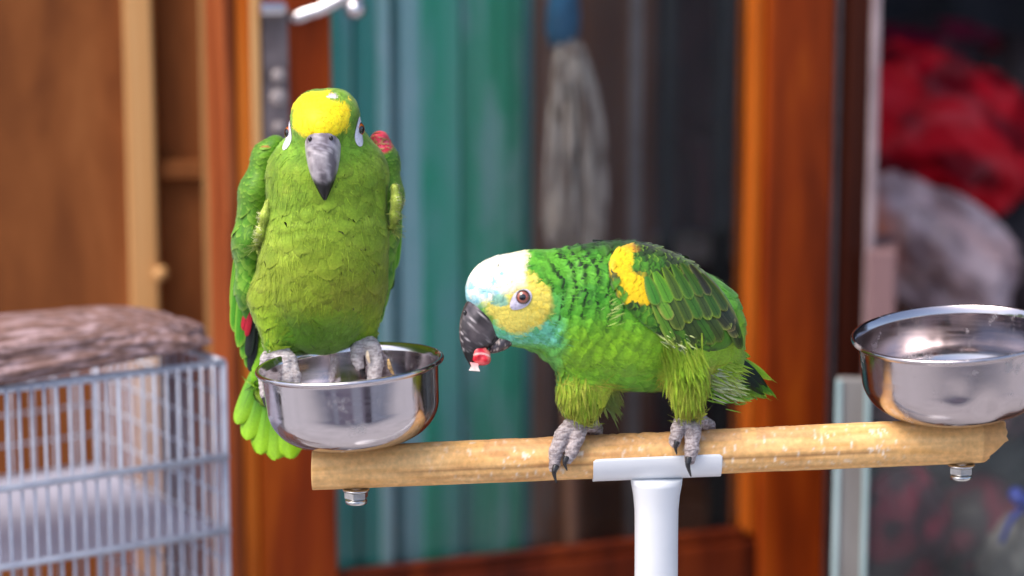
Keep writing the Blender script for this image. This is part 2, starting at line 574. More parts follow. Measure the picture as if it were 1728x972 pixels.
# ------------------------------------------------------------------ setting
W0 = Frame((0, 0, 0), 0)
M['concrete'] = mat_noise('pale_concrete', [(0.3, (.34, .33, .34)), (.7, (.46, .45, .46))], nscale=3, detail=9, rough=.85, bump=.3, bscale=40)
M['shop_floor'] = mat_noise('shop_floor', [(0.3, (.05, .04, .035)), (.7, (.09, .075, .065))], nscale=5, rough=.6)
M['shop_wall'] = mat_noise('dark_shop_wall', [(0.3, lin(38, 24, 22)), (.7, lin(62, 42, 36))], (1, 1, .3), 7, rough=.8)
tag(box('ground', W0, -40, 40, -40, 0.62, -0.2, 0.0, M['concrete'], bev=0), kind='structure')
tag(box('shop_floor', W0, -3, 3, 0.62, 3.4, -0.2, -0.004, M['shop_floor'], bev=0), kind='structure')
for nm, a in (('shop_back_wall', (-3, 3, 2.6, 2.7, 0, 2.6)), ('shop_side_wall', (-1.1, -1.0, 1.0, 2.6, 0, 2.6)),
              ('shop_side_wall', (2.0, 2.1, 0.9, 2.6, 0, 2.6)), ('shop_ceiling', (-1.5, 2.6, 0.62, 2.75, 2.75, 2.85)),
              ('shop_fascia_wall', (-1.5, 2.6, 0.45, 0.61, 2.62, 3.2))):
    tag(box(nm, W0, *a, M['shop_wall'], bev=0), kind='structure')

# the board fence added unseen behind the camera to stripe the bowl reflections
fb = empty('reflection_backdrop', (0, -2.5, 0), 'pale fence of wide upright boards, added out of view to put stripes in the bowl reflections', 'backdrop')
M['backdrop_pale'] = mat_noise('pale_backdrop_board', [(.3, (.82, .80, .82)), (.7, (.88, .86, .87))], (1, 1, .2), 8, rough=.8)
M['backdrop_plum'] = mat_noise('plum_backdrop_board', [(.3, (.44, .36, .41)), (.7, (.56, .47, .52))], (1, 1, .2), 8, rough=.7)
M['backdrop_dark'] = mat_noise('dark_backdrop_board', [(.3, (.13, .10, .12)), (.7, (.22, .17, .19))], (1, 1, .2), 8, rough=.7)
xs_ = -11.0
sr = random.Random(8)
while xs_ < 11:
    wd_ = sr.choice((.14, .22, .34, .5)) * (1 + .32 * abs(xs_ + .3))
    k_ = sr.random()
    box('board', W0, xs_, xs_ + wd_ - .01, -2.53, -2.5, 0.01, 1.45 + sr.uniform(-.1, .1), M['backdrop_pale'] if k_ < .52 else M['backdrop_plum'] if k_ < .84 else M['backdrop_dark'], fb, bev=.004)
    xs_ += wd_
for z_ in (.3, 1.1):
    box('rail', W0, -11, 11.5, -2.58, -2.5305, z_, z_ + .08, M['backdrop_plum'], fb, bev=.004)

# ---- wooden partition on the left
PT = Frame(P(380, 486, 2.40), R_(5))
wp = empty('wood_partition', PT.o * np.array([1, 1, 0]), 'brown plywood partition with pale vertical battens at the far left', 'partition')
z0, z1 = -PT.o[2], 2.0 - PT.o[2]
sx = lambda px, y=0.0: PT.sx(px, y)
box('panel', PT, sx(-1500), sx(222), 0.0, 0.012, z0, z1, M['ply'], wp, .001)
box('panel', PT, sx(224), sx(385), 0.0, 0.012, z0, z1, M['ply'], wp, .001)
V, F = bev_box(sx(219, -.03), sx(268, -.03), -.028, -.001, z0, z1, .003)
mesh_obj('batten', PT.w(V), F, M['batten'], wp, False)
box('batten', PT, sx(346, -.02), sx(373, -.02), -.02, -.001, z0, z1, M['batten'], wp, .002)
box('batten', PT, sx(374.5, -.012), sx(381, -.012), -.010, -.001, z0, z1, M['brown_post'], wp, .001)
zc0, zc1 = PT.zz(310, 299), PT.zz(310, 268)
box('crosspiece', PT, sx(269, -.02), sx(345, -.02), -.016, -.001, zc0, zc1, M['ply'], wp, .002)
kx, kz = PT.hit(272, 461, -.03)
V, F = lathe([(0, .0), (.007, 0.0), (.0075, .004), (.005, .008), (0, .0095)], 16)
V = np.stack([V[:, 0] + kx, -.029 - V[:, 2], V[:, 1] + kz], 1)
mesh_obj('bolt_head', PT.w(V), F, M['batten'], wp)

# ---- glazed wooden door and its frame
DR = Frame(P(570, 930, 2.30), R_(21))
dx = lambda px, y=0.0: DR.sx(px, y)
z0, z1 = 0.06 - DR.o[2], 2.6 - DR.o[2]
dr = empty('glazed_door', DR.o * np.array([1, 1, 0]), 'varnished orange wooden door with a large glass pane, behind the parrots', 'door')
xa, xb, xc, xd = dx(432), dx(566), dx(1290), dx(1402)
zr = DR.zz(1268, 912)
box('stile', DR, xa, xb, 0, .042, z0, z1, M['orange_wood'], dr, .004)
box('stile', DR, xc, xd, 0, .050, z0, z1, M['orange_wood'], dr, .004)
mesh_obj('lit_stile_side', DR.w(bev_box(xc - .013, xc - .0005, .008, .046, zr + .004, z1, .003)[0]), bev_box(0, 1, 0, 1, 0, 1, .003)[1], M['orange_light'], dr, False)  # paler wood paints the lit side face of the stile
box('bottom_rail', DR, xb + .0005, xc - .0005, .003, .044, zr - .11, zr, M['red_wood'], dr, .006)
box('kick_panel', DR, xb + .0005, xc - .0005, .016, .034, z0, zr - .111, M['red_wood'], dr, .002)
box('top_rail', DR, xb + .0005, xc - .0005, .003, .044, z1 - .10, z1, M['orange_wood'], dr, .006)
box('glazing_bead', DR, xb + .001, xc - .014, .006, .018, zr + .0005, zr + .012, M['red_wood'], dr, .003)
box('pane', DR, xb + .0008, xc - .0135, .024, .029, zr + .0005, z1 - .1005, M['pane'], dr, 0)
# lock plate and lever handle
pz0, pz1 = DR.zz(468, 330), DR.zz(468, 12)
lp = box('lock_plate', DR, dx(447), dx(491), -.006, -.0005, pz0, pz1, M['grey_metal'], dr, .002)
box('plate_edge', DR, dx(430, -.004), dx(446, -.004), -.009, -.0005, pz0, z1, M['batten'], lp, .002)
for py, r in ((128, .007), (165, .0085), (215, .006), (262, .008)):
    bxx, bz = DR.hit(470, py, -.007)
    V, F = lathe([(0, .006), (r * .7, .005), (r, .002), (r, 0), (0, 0)], 14)
    mesh_obj('rivet', DR.w(np.stack([V[:, 0] + bxx, -.0062 - V[:, 2], V[:, 1] + bz], 1)), F, M['tan_metal'], lp)
hd = None
a = P(462, 14, 2.24); b = P(497, 30, 2.20); c = P(545, 14, 2.195); d = P(602, -16, 2.19)
V, F = tube(spline([a, (a + b) / 2 + np.array([0, -.004, 0]), b, (b + c) / 2, c, d], 26), .0068, 14)
hd = mesh_obj('handle', V, F, M['chrome'], dr)
for q, rr in ((P(480, 14, 2.235), .0095), (P(600, 15, 2.19), .0095)):
    V, F = lathe([(0, -rr)] + [(rr * math.cos(t), rr * math.sin(t)) for t in np.linspace(-1.4, 1.4, 11)] + [(0, rr)], 18)
    mesh_obj('handle_knob', V + q, F, M['chrome'], hd)
V, F = tube([P(600, 15, 2.19), P(606, -30, 2.2), P(600, -60, 2.26)], .006, 10)
mesh_obj('handle_post', V, F, M['chrome'], hd)
q = P(455, 18, 2.26)
box('keeper', DR, dx(448, -.02), dx(492, -.02), -.02, -.0065, DR.zz(468, 26, -.02), DR.zz(468, 4, -.02), M['chrome'], hd, .003)

df = empty('door_frame', DR.o * np.array([1, 1, 0]) + np.array([.01, 0.005, 0]), 'upright wooden jambs on both sides of the glazed door, dark brown on the right', 'door frame')
box('jamb', DR, dx(383, -.004), dx(404, -.004), -.004, .06, z0, z1, M['brown_post'], df, .003)
box('jamb_strip', DR, dx(405, 0), dx(430, 0), .000, .05, z0, z1, M['orange_light'], df, .002)
box('seal_strip', DR, dx(1404, .02), dx(1421, .02), .020, .05, z0, z1, M['tan_metal'], df, .002)
box('jamb', DR, dx(1422, .004), dx(1461, .004), .004, .06, z0, z1, M['jamb_wood'], df, .003)
box('edge_strip', DR, dx(1463, -.002), dx(1476, -.002), -.002, .05, DR.zz(1470, 560), z1, M['edge'], df, .002)

# ---- behind the glass: teal boards
M['teal'] = []
for i, (a_, b_, c_) in enumerate((((24, 100, 100), (48, 142, 134), (110, 170, 166)), ((80, 150, 148), (130, 184, 186), (196, 218, 226)),
                                  ((20, 122, 98), (46, 164, 132), (120, 190, 176)), ((22, 118, 90), (56, 168, 130), (134, 194, 176)))):
    M['teal'].append(weathered('teal_paint', a_, b_, c_, ((96, 150, 160), (176, 200, 212), (110, 172, 168), (140, 184, 180))[i]))
tb = empty('teal_boarding', DR.w([[.2, .4, 0]])[0] * np.array([1, 1, 0]), 'weathered teal painted boards standing behind the door glass', 'boards')
for px0, px1, k, off in ((520, 601, 0, .00), (602, 642, 0, .004), (643, 664, 1, -.004), (665, 674, 0, .012), (675, 716, 1, .003), (717, 780, 2, -.002), (781, 838, 3, .004), (839, 885, 3, .0), (886, 901, 0, .01)):
    y = .20 + off
    box('board', DR, dx(px0, y), dx(px1, y) - .001, y, y + .018, z0, z1 - .02, M['teal'][k], tb, .002)

# brown post beside the boards, the mop and the dim shop behind
M['mop_grey'] = mat_noise('dirty_mop_cotton', [(.35, lin(128, 98, 82)), (.65, lin(238, 216, 198))], (1, 1, .2), 90, rough=.95, bump=.5)
M['blue_cloth'] = mat_noise('blue_cloth', [(.3, lin(24, 74, 104)), (.7, lin(50, 120, 160))], nscale=40, rough=.8)
M['stick'] = wood('pale_stick', (140, 92, 70), (180, 128, 102), (200, 150, 122), rough=.7, coat=0)
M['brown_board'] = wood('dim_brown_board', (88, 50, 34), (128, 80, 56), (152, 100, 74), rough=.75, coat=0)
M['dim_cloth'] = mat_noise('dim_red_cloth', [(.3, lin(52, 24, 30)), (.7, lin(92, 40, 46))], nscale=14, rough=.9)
y = .34
o = box('wooden_post', DR, dx(905, y), dx(934, y), y, y + .03, z0, z1 - .03, M['stick'], None, .004)
tag(o, 'thin brown wooden post between the teal boards and the grey mop', 'post')

mp = empty('mop', DR.w([[dx(960, .15), .15, 0]])[0] * np.array([1, 1, 0]), 'grey string mop hanging head up inside the shop, tied with blue cloth', 'mop')
def dpt(px, py, y):
    x, z = DR.hit(px, py, y)
    return DR.w([[x, y, z]])[0]
V, F = tube(spline([dpt(955, 20, .155), dpt(958, 480, .16), dpt(968, 940, .17), dpt(972, 1250, .18)], 20), .0085, 12)
mesh_obj('handle', V, F, M['stick'], mp)
strs = []
for i in range(64):
    t = rng.random(); a = rng.random() * 6.28
    spx = 928 + 92 * (i + .5) / 64
    x0, x1 = 945 + 22 * (i / 64), spx + rng.normal(0, 3)
    y0, yl = rng.normal(.142, .006), rng.normal(.13, .016)
    strs.append(tube(spline([dpt(x0, 55, y0), dpt((x0 + x1 * 1.5) / 2.5, 130, yl), dpt(x1 + rng.normal(0, 4), 260, yl + rng.normal(0, .006)), dpt(x1 + rng.normal(0, 9), 395 + rng.normal(0, 34), yl)], 12),
                     np.linspace(.0035, .0042, 12), 6))
V, F = merge(strs)
tag(mesh_obj('mop_strings', V, F, M['mop_grey'], mp), kind='stuff')
V, F = tube(spline([dpt(950, -30, .26), dpt(950, 20, .255), dpt(948, 62, .25), dpt(946, 85, .255)], 10), [.012, .020, .021, .014], 16) if False else \
       tube([dpt(952, -30, .142), dpt(951, 10, .138), dpt(949, 50, .136), dpt(947, 78, .14)], [.011, .017, .018, .012], 16)
mesh_obj('cloth_tie', V, F, M['blue_cloth'], mp)

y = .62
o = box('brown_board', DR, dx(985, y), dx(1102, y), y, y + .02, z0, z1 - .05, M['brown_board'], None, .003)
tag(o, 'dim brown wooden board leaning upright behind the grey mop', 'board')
for px, r, y, mt, lab in ((1070, .0075, .40, 'tan_metal', 'thin greyish pipe standing upright in the dark shop right of the mop'),
                          (1124, .010, .38, 'dark_metal', 'left of the two black upright poles inside the dark shop'),
                          (1216, .0125, .36, 'dark_metal', 'right of the two black upright poles, close to the orange door stile')):
    x = dx(px, y)
    V, F = tube([(x, y, z0), (x, y, z0 * .3 + z1 * .7), (x, y, z1)], r, 14)
    tag(mesh_obj('upright_pole', DR.w(V), F, M[mt]), lab, 'pole', 'upright poles inside the shop')
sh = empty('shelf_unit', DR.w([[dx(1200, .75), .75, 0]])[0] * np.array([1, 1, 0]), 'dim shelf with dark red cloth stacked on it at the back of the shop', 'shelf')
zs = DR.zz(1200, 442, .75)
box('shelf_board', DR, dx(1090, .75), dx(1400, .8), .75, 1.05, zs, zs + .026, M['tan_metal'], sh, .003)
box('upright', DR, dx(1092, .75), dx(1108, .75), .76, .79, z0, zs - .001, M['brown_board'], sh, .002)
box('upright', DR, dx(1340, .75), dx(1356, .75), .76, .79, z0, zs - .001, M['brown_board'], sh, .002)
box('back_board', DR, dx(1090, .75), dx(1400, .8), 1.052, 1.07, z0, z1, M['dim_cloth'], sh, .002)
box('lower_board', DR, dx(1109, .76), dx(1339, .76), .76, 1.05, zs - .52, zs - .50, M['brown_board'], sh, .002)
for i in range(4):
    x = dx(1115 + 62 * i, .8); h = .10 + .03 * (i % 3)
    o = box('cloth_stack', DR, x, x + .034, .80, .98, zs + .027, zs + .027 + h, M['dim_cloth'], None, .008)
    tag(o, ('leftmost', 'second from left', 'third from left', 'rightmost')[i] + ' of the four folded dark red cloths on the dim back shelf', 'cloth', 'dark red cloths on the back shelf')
for (px0, px1, py0, py1, y, lab) in ((985, 1072, 905, 800, .46, 'dim brown wooden crate low behind the door glass, left one'),
                                     (1085, 1235, 925, 842, .50, 'wide dim brown crate low behind the door glass, right of the white post')):
    x0, x1 = dx(px0, y), dx(px1, y); za, zb = DR.zz(px0, py0, y) - .25, DR.zz(px0, py1, y)
    c = empty('crate', DR.w([[x0, y, za]])[0], lab, 'crate')
    n = 5; hh = (zb - za) / n
    for k in range(n):
        box('slat', DR, x0 + .001 * (k % 2), x1, y, y + .012, za + k * hh, za + k * hh + hh * .82, M['brown_board'], c, .002)
        box('slat', DR, x0 + .001 * (k % 2), x1, y + .18, y + .192, za + k * hh, za + k * hh + hh * .82, M['brown_board'], c, .002)
    for xx in (x0 + .004, x1 - .016):
        box('end_board', DR, xx, xx + .012, y + .0125, y + .1795, za, zb - .004, M['brown_board'], c, .002)
    box('base_board', DR, x0 + .017, x1 - .017, y + .0125, y + .1795, za, za + .01, M['brown_board'], c, .002)

# ---- right: bags and a glass tank beside the door
def blob(name, px, py, d, rx, rz, ry, mat, colfn, seed, crease=.16, sub=5, parent=None, pinch=None, shear=0.0):
    bm = bmesh.new()
    bmesh.ops.create_icosphere(bm, subdivisions=sub, radius=1)
    V = np.array([v.co[:] for v in bm.verts]); F = [[v.index for v in f.verts] for f in bm.faces]; bm.free()
    out = []
    cr = []
    for v in V:
        q = Vector((v[0], v[1], v[2] * .7)) * 1.0 + Vector((seed, seed * 2, 0))
        rid = 1 - abs(mnoise.noise(q * 1.6)) * 2
        rid2 = 1 - abs(mnoise.noise(q * 3.7 + Vector((5, 1, 2)))) * 2
        fo = mnoise.noise(q * .8)
        k = 1 + .22 * fo + crease * (rid - .5) + crease * .5 * (rid2 - .5)
        if pinch: k *= 1 - pinch * max(0, v[2]) ** 2
        out.append(v * k); cr.append(rid)
    out = np.array(out); cols = colfn(V, np.array(cr), np.array([mnoise.noise(Vector(v) * 2.2 + Vector((seed, 3, 1))) for v in V]))
    out[:, 0] -= shear * out[:, 2]
    o = mesh_obj(name, out * np.array([rx, ry, rz]) + P(px, py, d), F, mat, parent, True, cols)
    return o
M['plastic_bag'] = mat_attr('thin_plastic_film', .5, .18, mottling=.10, msc=60, bump=.05, bsc=60)
m, N, L, b = new_mat('clear_plastic_film')
M['clear_bag'] = m
b.inputs['Base Color'].default_value = (*lin(190, 168, 172), 1); b.inputs['Roughness'].default_value = .3; b.inputs['Alpha'].default_value = .62
red, redd, wht, gry, org = lin(190, 8, 30), lin(112, 8, 24), lin(170, 140, 146), lin(46, 37, 40), lin(150, 74, 42)
def c_red(V, cr, n):
    t = sstep(-.05, .35, n)
    c = mixc(red, redd, t)
    return mixc(c, wht, .12 * sstep(.85, 1.0, cr) * sstep(.1, .5, V[:, 2] * 0 + cr))
def c_pink(V, cr, n):
    return mixc(mixc(lin(104, 12, 44), gry, sstep(-.1, .25, n)), wht, .15 * sstep(.8, 1, cr))
def c_white(V, cr, n):
    c = mixc(lin(184, 154, 156), lin(128, 102, 104), sstep(-.2, .3, n))
    st_ = V[:, 0] * .85 + V[:, 2] * .5
    c = mixc(c, lin(196, 176, 182), .6 * sstep(.55, .8, vnoise(np.stack([st_ * 5, V[:, 1] * 1.5, (V[:, 0] * .5 - V[:, 2] * .85) * 1.1], 1), 1.0, 4)))
    return mixc(c, lin(190, 92, 44), .9 * sstep(.25, .65, -V[:, 0]) * sstep(-.45, .2, V[:, 2]))
def c_grey(V, cr, n):
    return mixc(mixc(lin(48, 40, 42), lin(28, 22, 25), sstep(-.2, .3, n)), red, .7 * sstep(.2, .45, n))
tag(blob('plastic_bag', 1572, 232, 2.78, .115, .100, .08, M['plastic_bag'], c_red, 1.7, .18, shear=.25), 'crumpled red plastic bag right of the door frame, above the pale bag', 'plastic bag')
tag(blob('plastic_bag', 1568, 420, 2.66, .086, .088, .07, M['plastic_bag'], c_white, 4.2, .24, shear=.45, pinch=.15), 'pale crumpled plastic bag with an orange patch, behind the right bowl', 'plastic bag')
tag(blob('plastic_bag', 1590, 120, 2.95, .125, .062, .09, M['plastic_bag'], c_pink, 8.1, .12), 'pink and grey plastic bag topmost in the heap at upper right', 'plastic bag')
tag(blob('plastic_bag', 1712, 250, 2.90, .085, .12, .09, M['plastic_bag'], c_grey, 12.6, .13), 'dull grey plastic bag with red inside at the right picture edge', 'plastic bag')
tag(blob('plastic_bag', 1700, 450, 2.84, .080, .090, .07, M['plastic_bag'], lambda V, cr, n: mixc(lin(66, 57, 60), lin(42, 36, 39), sstep(-.2, .3, n)), 16.6, .12),
    'dull grey plastic bag low at the right edge, just above the right bowl', 'plastic bag')
M['card'] = mat_noise('pinkish_card', [(.3, lin(132, 98, 98)), (.7, lin(150, 114, 112))], nscale=12, rough=.8)
TK = Frame(P(1425, 636, 2.12), R_(-9))
kx = lambda px, y=0.0: TK.sx(px, y)
# table that carries the tank and bags
zt = TK.zz(1500, 1180)
tk_z1 = TK.zz(1425, 640)
M['table_top'] = M['brown_board']
tbn = empty('side_table', TK.w([[kx(1600), .2, 0]])[0] * np.array([1, 1, 0]), 'low brown table carrying the glass tank at lower right', 'table')
box('table_top', TK, kx(1405), kx(1405) + .62, -.02, .36, zt - .028, zt - .002, M['table_top'], tbn, .003)
for xx in (kx(1405) + .02, kx(1405) + .56):
    for yy in (0.0, .30):
        box('leg', TK, xx, xx + .04, yy, yy + .04, -TK.o[2], zt - .0285, M['table_top'], tbn, .003)
tk = empty('glass_tank', TK.w([[kx(1600), .15, zt]])[0], 'greenish glass tank with polished edges below the right bowl', 'glass tank')
xl = kx(1476); xr = xl + .56; g = .006
M['frosted'] = mat_noise('frosted_strip', [(.3, lin(112, 104, 98)), (.7, lin(140, 136, 132))], (1, 1, .2), 30, rough=.5)
box('front_pane', TK, xl, xr, 0, g, zt, tk_z1, M['tank'], tk, 0)
box('side_pane', TK, xl, xl + g, g + .0005, .20, zt, tk_z1, M['tank'], tk, 0)
box('side_pane', TK, xr - g, xr, g + .0005, .20, zt, tk_z1, M['tank'], tk, 0)
box('back_pane', TK, xl, xr, .2005, .2065, zt, tk_z1, M['tank'], tk, 0)
pst = box('corner_post', TK, xl - .0315, xl - .0005, -.003, .010, zt, tk_z1 + .001, M['frosted'], tk, .002)
for xx in (xl - .0312, xl - .0062):
    box('corner_strip', TK, xx, xx + .0055, -.0062, -.0033, zt, tk_z1 + .0005, M['tank_edge'], pst, .001)
box('rim_strip', TK, xl, xr, -.002, .008, tk_z1 + .0015, tk_z1 + .005, M['tank_edge'], tk, .001)
def c_cloth(c1, c2):
    return lambda V, cr, n: mixc(lin(c1), lin(c2), sstep(-.2, .25, n))
ins = ((1545, 690, 2.30, .050, .022, .06, (108, 60, 62), (52, 44, 46), 'dim maroon cloth bundle at the top left inside the glass tank'),
       (1660, 690, 2.32, .050, .028, .06, (92, 58, 64), (44, 40, 42), 'dim purplish cloth bundle at the top right inside the glass tank'),
       (1530, 890, 2.28, .045, .055, .05, (140, 36, 56), (66, 34, 42), 'crimson cloth bundle low in the glass tank on the left'),
       (1640, 900, 2.32, .050, .050, .06, (110, 42, 54), (58, 46, 48), 'dusky red cloth bundle low in the middle of the glass tank'),
       (1715, 945, 2.27, .036, .045, .05, (120, 108, 106), (84, 74, 74), 'pale grey cloth bundle in the lower right corner of the tank'),
       (1590, 780, 2.36, .085, .040, .04, (70, 52, 54), (38, 36, 38), 'dark brown cloth bundle in the middle of the glass tank'),)
for px, py, d, a_, b_, c_, c1, c2, lab in ins:
    tag(blob('cloth_bundle', px, py, d, a_, b_, c_, M['plastic_bag'], c_cloth(c1, c2), px * .37, sub=4), lab, 'cloth bundle')
V, F = tube(spline([P(1690, 915, 2.2), P(1705, 880, 2.19), P(1722, 862, 2.19), P(1745, 850, 2.2)], 14), [.003] * 14, 8)
V2, F2 = tube(spline([P(1712, 826, 2.2), P(1718, 842, 2.19), P(1730, 848, 2.19), P(1750, 846, 2.2)], 12), [.003, .006, .007] + [.006] * 9, 10)
M['blue_plastic'] = mat_noise('blue_plastic', [(.3, lin(26, 42, 150)), (.7, lin(44, 70, 190))], nscale=30, rough=.4)
tag(mesh_obj('blue_strap', *merge([(V, F), (V2, F2)]), M['blue_plastic']), 'bright blue strap inside the glass tank at the right edge', 'strap')
o = box('card_box', TK, kx(1462, .34), kx(1512, .34), .34, .46, zt, TK.zz(1490, 425, .34), M['card'], None, .003)
tag(o, 'pinkish upright card box between the door frame and the pale bag', 'box')
# dark curtain standing in for the shade behind the bag heap, and a bench that carries it
M['shade_black'] = mat_noise('shade_black', [(.3, (.006, .006, .009)), (.7, (.016, .014, .02))], nscale=16, rough=.9)
bx0 = P(1478, 486, 3.05); bn = Frame((bx0[0], bx0[1], 0), R_(4))
n = 90
V = []; F = []
for i in range(n):
    xx = i / (n - 1) * .9; yy = .02 * math.sin(i * .55) + .012 * math.sin(i * .23 + 1)
    V += [(xx, yy, .4), (xx, yy, 1.7), (xx, yy + .012, .4), (xx, yy + .012, 1.7)]
for i in range(n - 1):
    a_ = i * 4; c_ = a_ + 4
    F += [[a_, c_, c_ + 1, a_ + 1], [a_ + 2, a_ + 3, c_ + 3, c_ + 2], [a_ + 1, c_ + 1, c_ + 3, a_ + 3]]
tag(mesh_obj('shade_sheet', bn.w(V), F, M['shade_black']), 'black curtain standing in for the shade behind the heap of plastic bags at right', 'sheet')
bz = P(1600, 545, 2.75)[2]
bb = empty('back_bench', (P(1600, 486, 2.8)[0], P(1600, 486, 2.8)[1], 0), 'dim brown bench carrying the heap of plastic bags', 'bench')
b0 = P(1510, 486, 2.60)
box('bench_top', W0, b0[0], b0[0] + .6, b0[1], b0[1] + .42, bz - .05, bz, M['brown_board'], bb, .004)
for xx in (b0[0] + .01, b0[0] + .54):
    for yy in (b0[1] + .02, b0[1] + .36):
        box('leg', W0, xx, xx + .04, yy, yy + .04, 0, bz - .0505, M['brown_board'], bb, .003)

# ---- wire cage with a mottled bundle on its top
CG = Frame(P(376, 612, 1.97), R_(33))
cz1 = 0.0; cw, cdp, chh = .40, .26, .40
cg = empty('wire_cage', CG.w([[-cw / 2, cdp / 2, -chh]])[0], 'white wire mesh cage at lower left with a pale shelf inside', 'cage')
def rod(name, a_, b_, r, par=cg):
    V, F = tube([a_, (np.array(a_) + np.array(b_)) / 2, b_], r, 8)
    return mesh_obj(name, CG.w(V), F, M['wire'], par)
WR = .0014
edge = .0034
for (a_, b_) in (((-cw, 0, 0), (0, 0, 0)), ((-cw, cdp, 0), (0, cdp, 0)), ((0, 0, 0), (0, cdp, 0)), ((-cw, 0, 0), (-cw, cdp, 0)),
                 ((0, 0, -chh), (0, 0, 0)), ((0, cdp, -chh), (0, cdp, 0)), ((-cw, 0, -chh), (-cw, 0, 0)), ((-cw, cdp, -chh), (-cw, cdp, 0)),
                 ((-cw, 0, -chh), (0, 0, -chh)), ((0, 0, -chh), (0, cdp, -chh)), ((-cw, cdp, -chh), (0, cdp, -chh))):
    rod('frame_rod', a_, b_, edge if a_[2] == 0 and b_[2] == 0 else .0034)
sp = .0104
nb = int(cw / sp)
for i in range(1, nb):
    x = -i * sp
    rod('wire', (x, -.003, -chh), (x, -.003, 0), WR)
    if i % 2 == 0: rod('wire', (x, cdp, -chh), (x, cdp, 0), WR)
for i in range(1, int(cdp / .016)):
    rod('wire', (.002, i * .016, -chh), (.002, i * .016, 0), WR)
for i in range(1, 14):
    z = -i * .028
    rod('wire', (.0005, 0, z), (.0005, cdp, z), WR)
    rod('wire', (-cw, cdp + .003, z), (0, cdp + .003, z), WR)
def cgz(px, py): return CG.hit(px, py, 0)[1]
for py in (768, 893):
    z = cgz(373, py)
    rod('cross_rod', (-cw, -.0065, z), (0, -.0065, z), .0030)
zsf = cgz(373, 893)
M['tray'] = mat_noise('pale_plastic_tray', [(.3, lin(168, 168, 186)), (.7, lin(196, 196, 212))], nscale=10, rough=.4)
box('shelf', CG, -cw + .004, -.004, .004, cdp - .004, zsf - .006, zsf, M['tray'], cg, .002)
V, F = lathe([(0, -.01), (.05, -.01), (.052, 0), (.048, .002), (.046, -.004), (0, -.006)], 40)
# crate that carries the cage
zc = -chh - .0045
ck = empty('wooden_stand', CG.w([[-cw / 2, cdp / 2, -CG.o[2]]])[0], 'plain wooden stand under the wire cage, out of the lower left corner', 'stand')
box('stand_top', CG, -cw - .02, .01, -.01, cdp + .02, zc - .03, zc, M['ply'], ck, .003)
for xx in (-cw, -.03):
    for yy in (0, cdp - .04):
        box('leg', CG, xx, xx + .035, yy, yy + .035, -CG.o[2], zc - .0305, M['ply'], ck, .003)

def c_bundle(V, cr, n):
    Vs = V * np.array([5.2, .7, 1.5])
    sp_ = vnoise(Vs, 9.0, 3); sp2 = vnoise(Vs, 19.0, 9)
    c = mixc(lin(128, 98, 90), lin(172, 146, 148), sstep(.45, .75, sp_ * .6 + sp2 * .4))
    c = mixc(c, lin(84, 60, 54), .8 * sstep(.55, .78, vnoise(Vs, 11, 21)))
    c = mixc(c, lin(142, 124, 136), .7 * sstep(.2, .8, -V[:, 0]) * sstep(-.1, .3, V[:, 2]))
    return mixc(c, lin(186, 112, 64), .9 * sstep(.35, .8, -V[:, 0]) * sstep(.0, .5, -V[:, 2]))
def bundle(V):
    pass
bm = bmesh.new(); bmesh.ops.create_icosphere(bm, subdivisions=6, radius=1)
V = np.array([v.co[:] for v in bm.verts]); F = [[v.index for v in f.verts] for f in bm.faces]; bm.free()
se = np.sign(V) * np.abs(V) ** np.array([.7, .7, .8])
dsp = np.array([mnoise.noise(Vector(v) * 1.7) * .10 + mnoise.noise(Vector(v) * 6) * .030 + mnoise.noise(Vector(v) * 15) * .012 for v in V])
se = se * (1 + dsp)[:, None]
cols = c_bundle(V, None, None)
zb = np.where(se[:, 2] < 0, se[:, 2] * .35, se[:, 2])
loc = np.stack([se[:, 0] * .178 - .160, se[:, 1] * .075 + .066, zb * (.030 - .010 * np.clip(se[:, 0], 0, 1)) + .012 + .004 * np.sin(se[:, 0] * 3)], 1)
M['mottled'] = mat_attr('mottled_rough_cover', .75, .2, mottling=.2, msc=150, bump=.5, bsc=160)
tag(mesh_obj('mottled_bundle', CG.w(loc), F, M['mottled'], None, True, cols), 'mottled brown and grey padded bundle lying on top of the wire cage', 'bundle')

